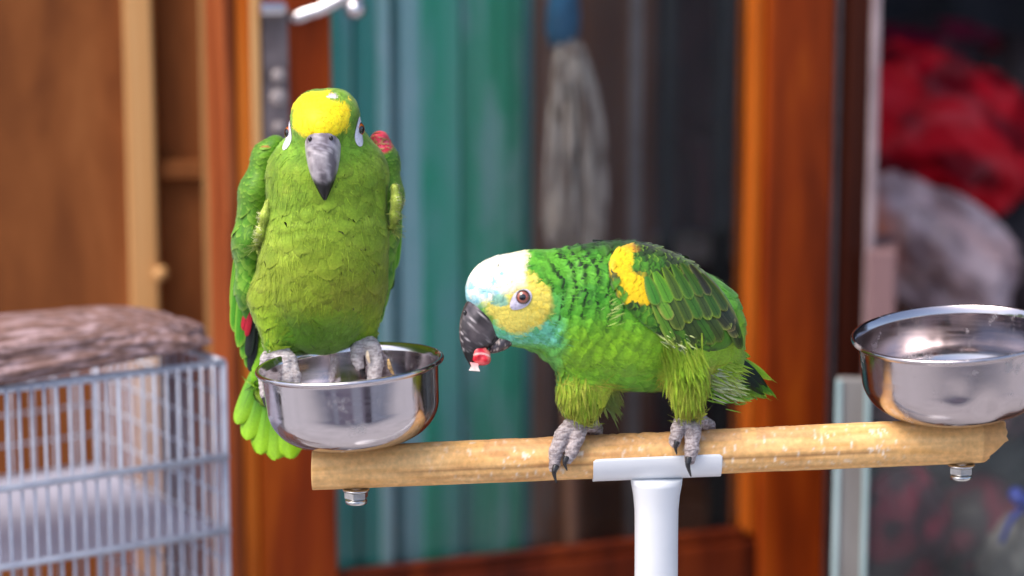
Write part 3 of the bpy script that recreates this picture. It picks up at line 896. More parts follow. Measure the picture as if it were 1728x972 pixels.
# ------------------------------------------------------------------ perch stand
def perch_axis(px):
    t = (px - 528) / (1690 - 528)
    return np.array([px, 791 + (741 - 791) * t, 0.0]), 36 + 3.0 * t
st = empty('perch_stand', to_world(C3(1110, 3200, 0))[0], 'bird perch stand: a chewed round wooden bar on a white steel post', 'perch stand')
def build_perch():
    n, m = 64, 330
    V = []; cols = []
    xs = np.linspace(528, 1694, m)
    for px in xs:
        a, r = perch_axis(px)
        c = C3(a[0], a[1], 0)
        for k in range(n):
            t = 2 * math.pi * k / n
            d = np.array([0.043 * math.sin(t) * 0, math.sin(t), -math.cos(t)])     # t = pi/2 top, t = 0 towards the viewer
            q = Vector((px * .02, math.cos(t) * 1.2, math.sin(t) * 1.2))
            rr = r * (1 + .014 * mnoise.noise(q * .6) + .008 * mnoise.noise(Vector((px * .05, t * 3, 0))))
            # chewed stretches along the top
            top = max(0, math.sin(t))
            ch = 0
            for (x0, x1, dep) in ((985, 1255, 5.0), (1255, 1400, 2.0), (800, 985, 2.2)):
                ch += dep * max(0, min(1, (px - x0) / 25)) * max(0, min(1, (x1 - px) / 25))
            nz = mnoise.noise(Vector((px * .035, t * 2.2, 4))) + .6 * mnoise.noise(Vector((px * .11, t * 5, 9)))
            rr -= ch * max(0, nz + .15) * top ** .7
            # bark groove along the front
            gv = math.exp(-((t - (-.32 + .05 * mnoise.noise(Vector((px * .012, 0, 0))))) / .07) ** 2) if t < 3 else math.exp(-((t - 2 * math.pi - (-.32 + .05 * mnoise.noise(Vector((px * .012, 0, 0))))) / .07) ** 2)
            gk = gv * max(0, min(1, (px - 640) / 80)) * max(0, min(1, (1520 - px) / 60))
            rr -= 2.2 * gk
            # broken right end: slanting bite out of the underside
            x = px
            lim = 1694 - 34 * max(0, -math.sin(t)) ** .8 - 9 * abs(mnoise.noise(Vector((t * 2.6, 1, 2)))) - 5 * abs(mnoise.noise(Vector((t * 8, 3, 2))))
            if x > lim:
                over = x - lim
                x = lim + .25 * over * 0
                rr *= max(.25, 1 - over / 48)
            V.append(C3(x, a[1], 0) + d * rr)
            # colour: pale yellow wood, scraped white marks, brown bark remains
            base = mixc(lin(204, 160, 104), lin(226, 188, 138), float(np.clip(.5 + .8 * mnoise.noise(Vector((px * .012, t * 4.0, 1))), 0, 1)))
            gr = mnoise.noise(Vector((px * .009, t * 6, 7)))
            base = mixc(base, lin(186, 134, 82), float(np.clip(.45 * gr, 0, .3)))
            br = float(np.clip(1.6 * (mnoise.noise(Vector((px * .016, t * 3.3, 31))) + .02), 0, 1)) * max(0, min(1, (px - 640) / 120)) * max(0, min(1, (1420 - px) / 120))
            base = mixc(base, lin(176, 124, 84), .55 * br)
            base = base * np.array([1.20, 1.09, .90])
            base = mixc(base, lin(132, 88, 54), .6 * gk)
            sc = mnoise.noise(Vector((px * .17 + t * 1.5, t * 2.2, 3))) + .55 * mnoise.noise(Vector((px * .03, t * 3, 5)))
            if px > 1600 and t > math.pi: rr -= 3.5 * max(0, mnoise.noise(Vector((px * .05, t * 3, 2))) + .1)
            ar = max(0, min(1, (px - 700) / 150)) * max(0, min(1, (1560 - px) / 60)) * max(0, min(1, math.cos(t - .35) * 1.4))
            if sc > .34 and ar > 0: base = mixc(base, lin(240, 222, 198), .85 * min(1, (sc - .34) * 5) * ar)
            if top > .55 and ch > 1.5: base = mixc(base, lin(198, 146, 104), .5)
            if px > 1655: base = mixc(base, lin(196, 142, 88), .6)
            cols.append(base)
    F = [[i * n + k, (i + 1) * n + k, (i + 1) * n + (k + 1) % n, i * n + (k + 1) % n] for i in range(m - 1) for k in range(n)]
    b0 = len(V)
    for i, px in ((0, 527.2), (m - 1, 1686)):
        a, r = perch_axis(px)
        V.append(C3(px, a[1] - (0 if i == 0 else 8), 0)); cols.append(lin(206, 160, 104))
    F += [[b0, k, (k + 1) % n] for k in range(n)] + [[b0 + 1, (m - 1) * n + (k + 1) % n, (m - 1) * n + k] for k in range(n)]
    o = mesh_obj('perch_bar', to_world(np.array(V)), F, M['perch'], st, True, np.array(cols))
    return o
bar = build_perch()
# saddle: a half pipe welded to the post, holding the bar from below and in front
def saddle():
    V = []; n = 28
    xs = np.concatenate([[1000, 1001.5, 1004], np.linspace(1015, 1200, 12), [1211, 1214, 1215.5]])
    m = len(xs)
    for j, rr in enumerate((1.4, 4.6)):
        for px in xs:
            a, r = perch_axis(px)
            e = min(px - 1000, 1215.5 - px)
            cut = .10 * max(0, 1 - e / 5)
            for k in range(n):
                t = -math.pi - .20 + cut + (math.pi + .37 - 2 * cut) * k / (n - 1)
                t = -math.pi + .10 + cut + (math.pi - .14 - 2 * cut) * k / (n - 1)
                V.append(C3(px, a[1] - .0, 0) + np.array([0, math.sin(t), -math.cos(t)]) * (r + rr))
    N_ = m * n
    F = []
    for i in range(m - 1):
        for k in range(n - 1):
            q = [i * n + k, i * n + k + 1, (i + 1) * n + k + 1, (i + 1) * n + k]
            F += [q[::-1], [x + N_ for x in q]]
    for i in range(m - 1):
        for k in (0, n - 1):
            q = [i * n + k, (i + 1) * n + k, (i + 1) * n + k + N_, i * n + k + N_]
            F.append(q if k else q[::-1])
    for k in range(n - 1):
        for i in (0, m - 1):
            q = [i * n + k, i * n + k + 1, i * n + k + 1 + N_, i * n + k + N_]
            F.append(q if not i else q[::-1])
    mesh_obj('saddle', to_world(np.array(V)), F, M['white_paint'], st)
saddle()
top = to_world(C3(1108, 806, 0))[0]
low = np.array([top[0] + .0065, top[1], 0.03])
prof = []
pts = [top + (low - top) * t for t in (0, .004, .012, .022, .04, .3, .6, 1)]
V, F = tube(pts, np.array([44, 43, 39.5, 37.2, 36.8, 37, 37.3, 37.3]) * S, 40)
mesh_obj('post', V, F, M['white_paint'], st)
V, F = lathe([(0, .0301), (.15, .0301), (.16, .024), (.16, .0), (0, 0)], 48)
mesh_obj('base_plate', V + np.array([low[0], low[1], 0]), F, M['white_paint'], st)
def bolt(px, w_=0.0):
    a, r = perch_axis(px)
    c = to_world(C3(px, a[1] + r, w_))[0]
    def pc(name, prof, n, mat, par, rot=0):
        V, F = lathe(prof, n)
        if rot: V = V @ np.array(Matrix.Rotation(rot, 3, 'Z')).T
        return mesh_obj(name, V + c, F, mat, par, n > 10)
    b = pc('bolt', [(0, .002), (.0044, .002), (.0044, -.0102), (.0040, -.0112), (0, -.0112)], 20, M['bolt'], st)
    pc('washer', [(.0045, -.0002), (.0090, -.0002), (.0092, -.0010), (.0090, -.0016), (.0045, -.0016)], 28, M['bolt'], b)
    pc('nut', [(.0045, -.0017), (.0074, -.0017), (.0082, -.0024), (.0082, -.0062), (.0074, -.0069), (.0045, -.0069)], 6, M['bolt'], b, .35)
    pc('end_cap', [(.0045, -.0072), (.0070, -.0074), (.0076, -.0088), (.0070, -.0104), (0, -.0112)], 28, M['bolt'], b)
bolt(601); bolt(1622, -4)
for px, lo_, hi_ in ((592, 762, 742), (1608, 722, 694)):
    V, F = tube([to_world(C3(px, lo_, 0))[0], to_world(C3(px, hi_, 0))[0]], 26 * S, 24)
    mesh_obj('spacer', V, F, M['bolt'], st)

# ------------------------------------------------------------------ steel bowls
def bowl(px, py, w_, rad, depth, roll, pitch, mat, label, dents=(), rbot=None):
    """px,py,w_: centre of the rim circle; rad, depth in perch units"""
    rb = rbot or rad * .55
    hc = depth
    P_ = []
    # outside from the bottom centre up, over the rolled rim and down inside
    P_.append((0, -hc))
    P_.append((rb * .5, -hc)); P_.append((rb * .92, -hc)); P_.append((rb, -hc))
    rc = rad * .93 - rb
    for t in np.linspace(.12, 1, 12):
        a = t * math.pi / 2
        P_.append((rb + rc * math.sin(a), -hc + hc * .50 * (1 - math.cos(a))))
    P_ += [(rad * (.93 + .02 * t), -hc * (.49 - .43 * t)) for t in (.02, .05, .12, .3, .5, .7, .88, .95, .98, 1)]
    P_ += [(rad * .951, -hc * .055), (rad * .958, -hc * .045)]
    for a in np.linspace(-1.9, 2.7, 12):
        P_.append((rad - 1.2 + 4.0 * math.cos(a), 0 + 4.0 * math.sin(a)))
    P_ += [(rad * (.918 + .02 * t), -hc * (.49 - .43 * t)) for t in (1, .97, .9, .7, .4, .1, .03)]
    for t in np.linspace(1, .12, 10):
        a = t * math.pi / 2
        P_.append((rb + (rc - 2) * math.sin(a), -hc + 2.5 + hc * .50 * (1 - math.cos(a))))
    P_.append((rb * .9, -hc + 2.5)); P_.append((0, -hc + 2.5))
    V, F = lathe(P_, 128)
    c = C3(px, py, w_)
    for (ang, z, sz, dep) in dents:
        th = np.arctan2(V[:, 1], V[:, 0])
        da = np.abs((th - ang + math.pi) % (2 * math.pi) - math.pi) * rad
        f = np.exp(-(da ** 2 + (V[:, 2] - z) ** 2) / sz ** 2) * dep
        rr = np.linalg.norm(V[:, :2], axis=1) + 1e-6
        k = np.where(rr > rb * .7, 1 - f / rr, 1)
        V[:, 0] *= k; V[:, 1] *= k
    V *= S
    A = Matrix.Rotation(roll, 3, 'Y') @ Matrix.Rotation(pitch, 3, 'X')
    V = V @ np.array(A).T + to_world(c)[0]
    o = mesh_obj('food_bowl', V, F, mat)
    return tag(o, label, 'bowl', 'steel bowls bolted to the perch'), A
b1, A1 = bowl(590, 614.5, 0, 157, 132, R_(-4.2), R_(0.5), M['steel'], 'steel bowl that the green yellow-fronted parrot grips, at the left end of the perch',
              dents=((-.9, -70, 40, 1.2), (-2.0, -90, 50, 1.0)), rbot=76)
b2, A2 = bowl(1612, 563, -12, 172, 136, R_(-5.0), R_(4.2), M['steel_worn'], 'empty dented steel bowl on the broken right end of the perch',
              dents=((-1.45, -88, 20, 7.0), (-1.75, -60, 16, 2.5), (-.95, -60, 24, 3), (-1.1, -110, 26, 3)), rbot=80)

# husks and seeds
M['husk'] = mat_noise('pale_seed_husk', [(.3, lin(214, 186, 150)), (.7, lin(244, 226, 200))], nscale=300, rough=.7)
M['husk_dark'] = mat_noise('striped_seed_husk', [(.35, lin(60, 40, 26)), (.65, lin(206, 168, 110))], nscale=420, rough=.6)
def husk(a, b, wd, th, mat, label, group=None, bend=.15):
    a = np.array(a, float); b = np.array(b, float)
    L_ = np.linalg.norm(b - a); t = (b - a) / L_
    n = np.cross(t, [0.3, .2, 1]); n /= np.linalg.norm(n); m_ = np.cross(t, n)
    V = []; K = 8; R = 7
    for i in range(R):
        s = i / (R - 1); wf = math.sin(math.pi * (.08 + .84 * s)) ** .6
        for k in range(K):
            an = 2 * math.pi * k / K
            V.append(a + t * L_ * s + n * wd * wf * math.cos(an) + m_ * (th * wf * math.sin(an) + bend * L_ * math.sin(math.pi * s)))
    F = [[i * K + k, i * K + (k + 1) % K, (i + 1) * K + (k + 1) % K, (i + 1) * K + k] for i in range(R - 1) for k in range(K)]
    F += [list(range(K))[::-1], [(R - 1) * K + k for k in range(K)]]
    o = mesh_obj('seed_husk', to_world(np.array(V)), F, mat)
    return tag(o, label, 'seed husk', group)
husk(C3(620, 592, 120), C3(624, 613, 118), 3.4, 1.6, M['husk'], 'pale seed husk caught between the toes on the left bowl rim')
husk(C3(655, 606, 105), C3(664, 632, 96), 4.0, 1.8, M['husk_dark'], 'striped seed husk standing against the inside wall of the left bowl')
husk(C3(668, 634, 90), C3(640, 640, 60), 4.0, 1.8, M['husk_dark'], 'striped seed husk leaning low inside the left bowl beside the standing one')

# ------------------------------------------------------------------ shared parrot pieces
class Head:
    """head-fixed axes: a forward to the beak, b up, l sideways"""
    def __init__(self, o, f, l, sc=1.0):
        self.o = np.array(o, float); f = np.array(f, float); f /= np.linalg.norm(f)
        l = np.array(l, float); l -= f * (l @ f); l /= np.linalg.norm(l)
        self.f, self.l = f, l
        self.u = np.cross(l, f); self.sc = sc
        if self.u[1] < 0: self.u = -self.u
    def to(self, a, b, l):
        return self.o + self.sc * (a * self.f + b * self.u + l * self.l)
    def arr(self, Q):
        Q = np.asarray(Q, float).reshape(-1, 3)
        return self.o + self.sc * (Q[:, :1] * self.f + Q[:, 1:2] * self.u + Q[:, 2:3] * self.l)
    def inv(self, p):
        q = (np.asarray(p) - self.o) / self.sc
        return np.stack([q @ self.f, q @ self.u, q @ self.l], 1)
    def M3(self):
        return np.stack([self.f, self.u, self.l])
TILT = R_(17)
def prof_ab(px, py):
    """profile pixel of the right parrot -> head axes"""
    dx_, dy_ = px - 880, py - 502
    return (-math.cos(TILT) * dx_ + math.sin(TILT) * dy_, -(math.sin(TILT)) * dx_ - math.cos(TILT) * dy_)

def beak_mesh(secs, K=22, sub=6, ridge=.0, under=False):
    """secs: (culmen px, tomium px, half width); rounded sections skinned together, in head axes"""
    A_ = spline([(*prof_ab(*s[0]), 0) for s in secs], len(secs) * sub)
    B_ = spline([(*prof_ab(*s[1]), 0) for s in secs], len(secs) * sub)
    Wd = spline([(s[2], 0, 0) for s in secs], len(secs) * sub)[:, 0]
    V = []
    for A, B, h in zip(A_, B_, Wd):
        c = (A + B) / 2; d = (A - B) / 2
        for k in range(K):
            t = 2 * math.pi * k / K
            ct, sn = math.cos(t), math.sin(t)
            y = math.copysign(abs(ct) ** (.85 if ct > 0 else .9), ct); x = math.copysign(abs(sn) ** .80, sn)
            wl = h * (1 - .10 * max(0, y)) * x
            V.append(c + d * y + np.array([0, 0, wl]))
    n = len(A_)
    F = [[i * K + k, (i + 1) * K + k, (i + 1) * K + (k + 1) % K, i * K + (k + 1) % K] for i in range(n - 1) for k in range(K)]
    F += [list(range(K)), [(n - 1) * K + k for k in range(K)][::-1]]
    return np.array(V), F
UPPER = [((806, 487), (866, 541), 34), ((795, 500), (860, 546), 34), ((786, 514), (850, 556), 32.5), ((779, 534), (841, 572), 29.5),
         ((776.5, 557), (829, 584), 25), ((779, 580), (817, 592), 18.5), ((786, 600), (807, 603), 11), ((793, 613), (800, 611), 5), ((796.5, 618), (798, 617), 1.2)]
LOWER = [((862, 548), (880, 574), 26), ((855, 555), (866, 580), 27), ((845, 562), (855, 588), 25), ((836, 571), (842, 593), 20), ((829, 581), (832, 595), 13), ((825, 589), (826, 594), 5)]
MOUTH = [((800, 530), (868, 556), 20), ((806, 560), (862, 570), 19), ((812, 572), (848, 578), 16), ((816, 582), (836, 586), 10)]

def fix_normals(F): return F

def make_beak(root, H, pal, light, big=(1, 1, 1), nost=(803.5, 522)):
    piv = np.array([*prof_ab(800, 505), 0])
    V, F = beak_mesh(UPPER)
    V0 = V; V = (V - piv) * np.array(big) + piv
    W = H.arr(V)
    n1 = vnoise(V * np.array([.10, .10, 1.0]), .17, 3); n2 = vnoise(V, .13, 17); n3 = vnoise(V * np.array([.35, .35, 1]), .5, 40)
    a, b, l = V[:, 0], V[:, 1], V[:, 2]
    tipness = sstep(-44, -66, b + 10 * (n2 - .5))
    c = mixc(lin(*pal[0]), lin(*pal[1]), sstep(.35, .7, n1))
    nb = vnoise(V * np.array([.12, .12, 1.3]), .30, 90)
    c = mixc(c, lin(*pal[2]), sstep(.45, .7, nb) * .5)
    n4 = vnoise(V, .09, 71); n5 = vnoise(V, .3, 5)
    flk = sstep(.030, .008, np.minimum(np.abs(n2 - .5), np.abs(n4 - .45))) * sstep(.3, .55, n5)
    c = mixc(c, lin(232, 220, 220), .75 * flk * light)
    c = mixc(c, lin(16, 15, 17), tipness[:, None] if False else tipness)
    cere = sstep(54, 46, 0 * a + np.hypot(a - 62, b - 22) * 1.0 + 14)
    ce = sstep(-2, 3, b - (2 - .25 * (a - 80)) + 5 * (n2 - .5))
    c = mixc(c, mixc(lin(*pal[3]), lin(*pal[4]), sstep(.4, .7, n3)), ce)
    c = mixc(c, lin(*pal[2]), .8 * sstep(3.5, 1, np.abs(b - (0 - .25 * (a - 80)) + 5 * (n2 - .5))))
    up = mesh_obj('upper_beak', to_world(W), F, M['beak'], root, True, c)
    for s in (-1, 1):
        q = np.array([*prof_ab(805, 524), 0]) * 0
        a0, b0 = prof_ab(*nost)
        bm = bmesh.new(); bmesh.ops.create_uvsphere(bm, u_segments=14, v_segments=8, radius=1)
        VV = np.array([v.co[:] for v in bm.verts]); FF = [[v.index for v in f.verts] for f in bm.faces]; bm.free()
        # nostril sits where the horn is NOST_L units from the middle line
        k = np.argmin(np.abs(V[:, 0] - a0) + np.abs(V[:, 1] - b0) * 1.0 + 2.0 * np.abs(V[:, 2] - s * NOST_L))
        ctr = V[k]
        mesh_obj('nostril', to_world(H.arr(VV * np.array([4.0, 4.8, 3.8]) + ctr)), FF, M['claw'], up)
    V, F = beak_mesh(LOWER)
    n1 = vnoise(V, .2, 5); n2 = vnoise(V, .4, 12)
    c = mixc(lin(*pal[1]), lin(*pal[5]), sstep(.4, .65, n1))
    f2 = (n2 > .66)
    c[f2] = mixc(c[f2], lin(220, 200, 190), .6)
    mesh_obj('lower_beak', to_world(H.arr(V)), F, M['beak'], root, True, c)
    V, F = beak_mesh(MOUTH)
    mesh_obj('tongue', to_world(H.arr(V)), F, M['claw'], root)
    return up
NOST_L = 15

def march(sdf, p, d, far=160, n=60):
    """first surface met from p along d"""
    t = np.zeros(len(p))
    for _ in range(n):
        t = t + np.clip(sdf(p + t[:, None] * d), -3, 12) * .85
    return p + t[:, None] * d

def make_eye(root, H, sdf, side, ring, iris1, iris2, ringcol, ea=(0, 0), prot=5.0, re=13.5, pup=26, gaze=0.0):
    d = -H.l * side
    c0 = march(sdf, H.to(ea[0], ea[1], side * 110)[None], d)[0]
    nrm = grad(sdf, c0[None])[0]
    nrm = nrm / np.linalg.norm(nrm)
    # bare skin round the eye: an almond laid on the head
    KA, KR = 40, 7
    pts = []; cc = []
    for j in range(KR + 1):
        r = (j + .0) / KR
        for k in range(KA):
            t = 2 * math.pi * k / KA
            x = math.cos(t); y = math.sin(t)
            point = 1 + ring[3] * max(0, math.cos(t - ring[2])) ** 6
            ux, uy = ring[0] * x * point * r, ring[1] * y * point * r
            rc, rs = math.cos(ring[4]), math.sin(ring[4])
            aa = ux * rc - uy * rs + ring[5]; bb = ux * rs + uy * rc + ring[6]
            pts.append(H.to(ea[0] + aa, ea[1] + bb, side * 110)); cc.append(r)
    pts = np.array(pts); cc = np.array(cc)
    q = march(sdf, pts, d)
    g = grad(sdf, q)
    lift = 3.6 - 2.0 * sstep(.6, 1.0, cc)
    q = q + g * lift[:, None]
    n = vnoise(q, .35)
    col = mixc(lin(*ringcol), lin(*ringcol) * .72, sstep(.45, .75, n))
    F = [[j * KA + k, j * KA + (k + 1) % KA, (j + 1) * KA + (k + 1) % KA, (j + 1) * KA + k] for j in range(KR) for k in range(KA)]
    er = mesh_obj('eye_skin', to_world(q), F, M['skin_soft'], root, True, col)
    c1 = c0 + nrm * 4.5
    ctr = c1 - nrm * (re - prot)
    bm = bmesh.new(); bmesh.ops.create_uvsphere(bm, u_segments=40, v_segments=40, radius=1)
    V = np.array([v.co[:] for v in bm.verts]); F = [[v.index for v in f.verts] for f in bm.faces]; bm.free()
    ang = np.degrees(np.arccos(np.clip(V[:, 2], -1, 1)))
    c = np.tile(lin(8, 6, 6), (len(V), 1))
    iris = mixc(lin(*iris1), lin(*iris2), sstep(pup, 45, ang))
    m_ = (ang > pup) & (ang < 47)
    c[m_] = iris[m_]
    z = nrm + gaze * H.f; z /= np.linalg.norm(z); x = np.cross(z, [0, 1, 0]); x /= np.linalg.norm(x); y = np.cross(z, x)
    Wv = ctr + re * (V[:, :1] * x + V[:, 1:2] * y + V[:, 2:3] * z)
    mesh_obj('eye', to_world(Wv), F, M['eye'], er, True, c)
    return c0
M['skin_soft'] = mat_attr('bare_eye_skin', .6, .3, bump=.4, bsc=1500, mottling=.1, msc=1200)

def feather_sheet(sdf, V, Q, n, Lf, radf, flow, skip, lift0, lift1, camber, colfn, rows=(0, .3, .6, .82, .94, 1), prof=(.5, .88, 1, .88, .62, .25), wr=.44, ragged=.045, seed=0):
    p = sample_surface(V, Q, n)
    p = project(sdf, p)
    p = p[~skip(p)]
    Ls = Lf(p)
    keep = thin_out(p, radf * Ls)
    p = p[keep]; Ls = Ls[keep] * rng.uniform(.85, 1.2, len(keep))
    Nn = grad(sdf, p)
    T = flow(p)
    T = T + rng.normal(0, .07, T.shape)
    T -= Nn * np.sum(T * Nn, 1)[:, None]
    T /= np.linalg.norm(T, axis=1)[:, None] + 1e-9
    p = p - T * (Ls * .45)[:, None]
    l1 = lift1 * Ls * rng.uniform(.4, 1.5, len(p)) * np.where(rng.random(len(p)) > .88, 2.4, 1)
    rr = rng.random((len(p), 3))
    return feathers(p, T, Nn, Ls, Ls * wr, sdf, rows, prof, (-1, -.45, 0.0, .45, 1), lift0, l1, camber, lambda i, s, x: colfn(p[i] + T[i] * (Ls * s)[:, None], s, x, rr, Ls), ragged)

def filaments(sdf, V, Q, n, Lf, flow, skip, wd, lift, colfn):
    """loose hair-fine feather barbs over the coat"""
    p = project(sdf, sample_surface(V, Q, n))
    p = p[~skip(p)]
    Ls = Lf(p) * rng.uniform(.6, 1.3, len(p))
    Nn = grad(sdf, p)
    T = flow(p) + rng.normal(0, .34, p.shape)
    T -= Nn * np.sum(T * Nn, 1)[:, None]; T /= np.linalg.norm(T, axis=1)[:, None] + 1e-9
    rr = rng.random((len(p), 3))
    return feathers(p, T, Nn, Ls, wd * rng.uniform(.7, 1.3, len(p)), sdf, (0, .5, 1), (1, .8, .15), (-1, 1), 1.0, lift * Ls, 0, lambda i, s, x: colfn(p[i], s, x, rr, Ls), .05)

def coat_normals(sdf, v, nt, k=1.0):
    n = grad(sdf, v, 3.0) + k * nt
    return n / np.linalg.norm(n, axis=1)[:, None]
def join3(*ms):
    V, Fq, C, D = [], [], [], []
    n = 0
    for v, f, c, d in ms:
        V.append(v); Fq.append(np.asarray(f) + n); C.append(c); D.append(d); n += len(v)
    return np.vstack(V), np.vstack(Fq), np.vstack(C), np.vstack(D)

def quill(name, a, b, wd, nrm, parent, c_in, c_edge, c_shaft=None, sdf=None, lift=(2, 6), camber=.25, curl=0.0, tipc=None, dark=None, pointed=.2, bend=0.0, ragged=.006):
    """one large feather from a to b as an object of its own"""
    a = np.array(a, float); b = np.array(b, float)
    L_ = np.linalg.norm(b - a); T = (b - a) / L_
    nrm = np.array(nrm, float); nrm -= T * (nrm @ T); nrm /= np.linalg.norm(nrm)
    rows = (0, .15, .35, .55, .72, .83, .91, .96, .99, 1.0)
    w5 = 1 - pointed
    prof = (.35, .62, .85, .98, 1.0, .84 + .16 * w5, .62 + .32 * w5, .40 + .40 * w5, .20 + .40 * w5, .03 + .25 * w5)
    cols = (-1, -.85, -.5, -.08, 0.0, .08, .5, .85, 1)
    ci, ce = lin(*c_in), lin(*c_edge)
    cs = (lin(*c_shaft) if c_shaft else ci * .75) * .8
    r0 = rng.random()
    def cf(i, s, x):
        ed = .9 * sstep(.7, 1.0, abs(x)) if s < .93 else .9 * max(sstep(.6, 1, abs(x)), sstep(.93, 1, s))
        c = ci * (1 - ed) + ce * ed
        if dark is not None and s < dark[0]:
            c = lin(*dark[1]) * (1 - .0) if abs(x) < .9 else c
        if abs(x) < .05: c = cs
        if tipc is not None: c = c * (1 - sstep(.55, .95, s)) + lin(*tipc) * sstep(.55, .95, s)
        c = c * (.84 + .22 * s) * (1 + .07 * math.sin(9 * x + 23 * s * (1 if x > 0 else -1) + 5 * r0))
        return np.clip(c * (.92 + .16 * r0), 0, 1)[None]
    V, F, C, _ = feathers(a[None], T[None], nrm[None], np.array([L_]), np.array([wd]), sdf, rows, prof, cols, lift[0], np.array([lift[1]]), camber, cf, ragged, curl=curl, maxpull=1.0)
    # a blade has a thin underside of its own
    V2 = V - nrm * 1.2
    n = len(V)
    Fa = [list(f) for f in F] + [list(f[::-1] + n) for f in F]
    return mesh_obj(name, to_world(np.vstack([V, V2])), Fa, M['quill'], parent, True, np.vstack([C, C]))

def toe(pts, rads, seedv=0):
    """scaled toe: a tube with ring creases"""
    c = spline(pts, 40); r = np.interp(np.linspace(0, 1, 40), np.linspace(0, 1, len(rads)), rads)
    return c, r
def foot(root, prims, k, lo, hi, cols, h=2.0, scal=1.0):
    """prims: list of polylines [(pt, r), ...]; one smooth skin with scale creases"""
    def sd(p):
        ds = []
        for pl in prims:
            for (a_, ra), (b_, rb) in zip(pl, pl[1:]):
                ds.append(cone(p, a_, b_, ra, rb))
        return smin(ds, k)
    V, Q = nets(sd, lo, hi, h)
    V = project(sd, V, 2)
    g = grad(sd, V)
    n1 = vnoise(V, .22, 7); n2 = vnoise(V * np.array([.35, 1.5, .45]), .36, 30)
    V = V + g * ((n2 - .5) * 1.9 * scal)[:, None]
    c = mixc(lin(*cols[0]), lin(*cols[1]), sstep(.35, .65, n2 * .7 + n1 * .3))
    c = mixc(c, lin(*cols[2]), .6 * sstep(.62, .85, vnoise(V, .5, 50)))
    return mesh_obj('foot', to_world(V), Q, M['skin'], root, True, c)
def claw(par, pts, r0):
    c = spline(pts, 10)
    V, F = tube(c, np.linspace(1, .12, 10) ** .8 * r0, 10)
    return mesh_obj('claw', to_world(V), F, M['claw'], par)
def cpts(*q): return [C3(*x) for x in q]

# ------------------------------------------------------------------ left parrot: green with a yellow forehead, gripping the bowl
lp_root = empty('parrot', to_world(C3(545, 600, 140))[0], 'green parrot with yellow forehead facing forward, standing on the rim of the left bowl', 'parrot', 'parrots on the perch stand')
yaw, pit, rol = R_(2), R_(25), R_(3)
HL = Head(C3(551, 213, 108), (-math.sin(yaw) * math.cos(pit), -math.sin(pit), -math.cos(yaw) * math.cos(pit)), (math.cos(yaw), math.sin(rol), -math.sin(yaw)), .98)
def left_sdf(p):
    q = HL.inv(p)
    hd = smin([ell(q, np.array([-6., -6, 0]), (72, 66, 56)), ell(q, np.array([32., 17, 0]), (56, 45, 50)), ell(q, np.array([26., -34, 0]), (42, 32, 44))], 22) * HL.sc
    for s_ in (-1, 1):
        hd = smin([hd, ell(q, np.array([2., 21, 20. * s_]), (58, 43, 39)) * HL.sc], 14)
    bd = [ell(p, C3(553, 298, 136), (107, 90, 96)), ell(p, C3(550, 395, 142), (110, 120, 98)), ell(p, C3(541, 478, 150), (113, 112, 96)),
          ell(p, C3(530, 560, 172), (70, 42, 62))]
    b = smin(bd, 34)
    lg = [cone(p, C3(462, 505, 135), C3(468, 577, 118), 46, 24), cone(p, C3(608, 480, 152), C3(612, 562, 166), 46, 25), cone(p, C3(478, 560, 230), C3(455, 660, 235), 46, 26)]
    d = smin([hd, smin([b] + lg, 12)], 30)
    y = 486 - p[:, 1]
    amp = sstep(250, 330, y) * sstep(575, 540, y) * sstep(230, 150, p[:, 2] * 1.0) * (.35 + .65 * vnoise(p, .022, 5))
    return d + .75 * amp * np.sin(2 * math.pi * (y + .0016 * (p[:, 0] + 318) ** 2 * -1 + 60 * vnoise(p, .014, 9)) / 27)
Vb, Qb = nets(left_sdf, (-490, -200, -40), (-160, 345, 300), 5.0)
Vb = project(left_sdf, Vb, 2)

LEG_L = [C3(470, 585, 112), C3(612, 568, 165)]
def left_flow(p):
    q = HL.inv(p)
    bp = HL.to(78, -6, 0)
    head = p - bp
    head /= np.linalg.norm(head, axis=1)[:, None]
    x, y = pxof(p)
    body = np.stack([(x - 548) * .0012, -np.ones(len(p)), .15 * np.ones(len(p))], 1)
    t = sstep(70, 150, np.linalg.norm(q, axis=1))
    f = head * (1 - t)[:, None] + body * t[:, None]
    return f
def left_len(p):
    q = np.linalg.norm(HL.inv(p), axis=1)
    x, y = pxof(p)
    L_ = 17 + 21 * sstep(55, 150, q) + 10 * sstep(360, 460, y)
    return L_
G = dict(mid=lin(132, 160, 50), dark=lin(98, 130, 38), lite=lin(162, 186, 70), belly=lin(140, 158, 44), low=lin(96, 140, 38), leg=lin(142, 172, 44), olive=lin(126, 124, 40),
         yel=lin(252, 226, 24), yel2=lin(246, 200, 20), white=lin(214, 200, 206), mint=lin(140, 184, 96))
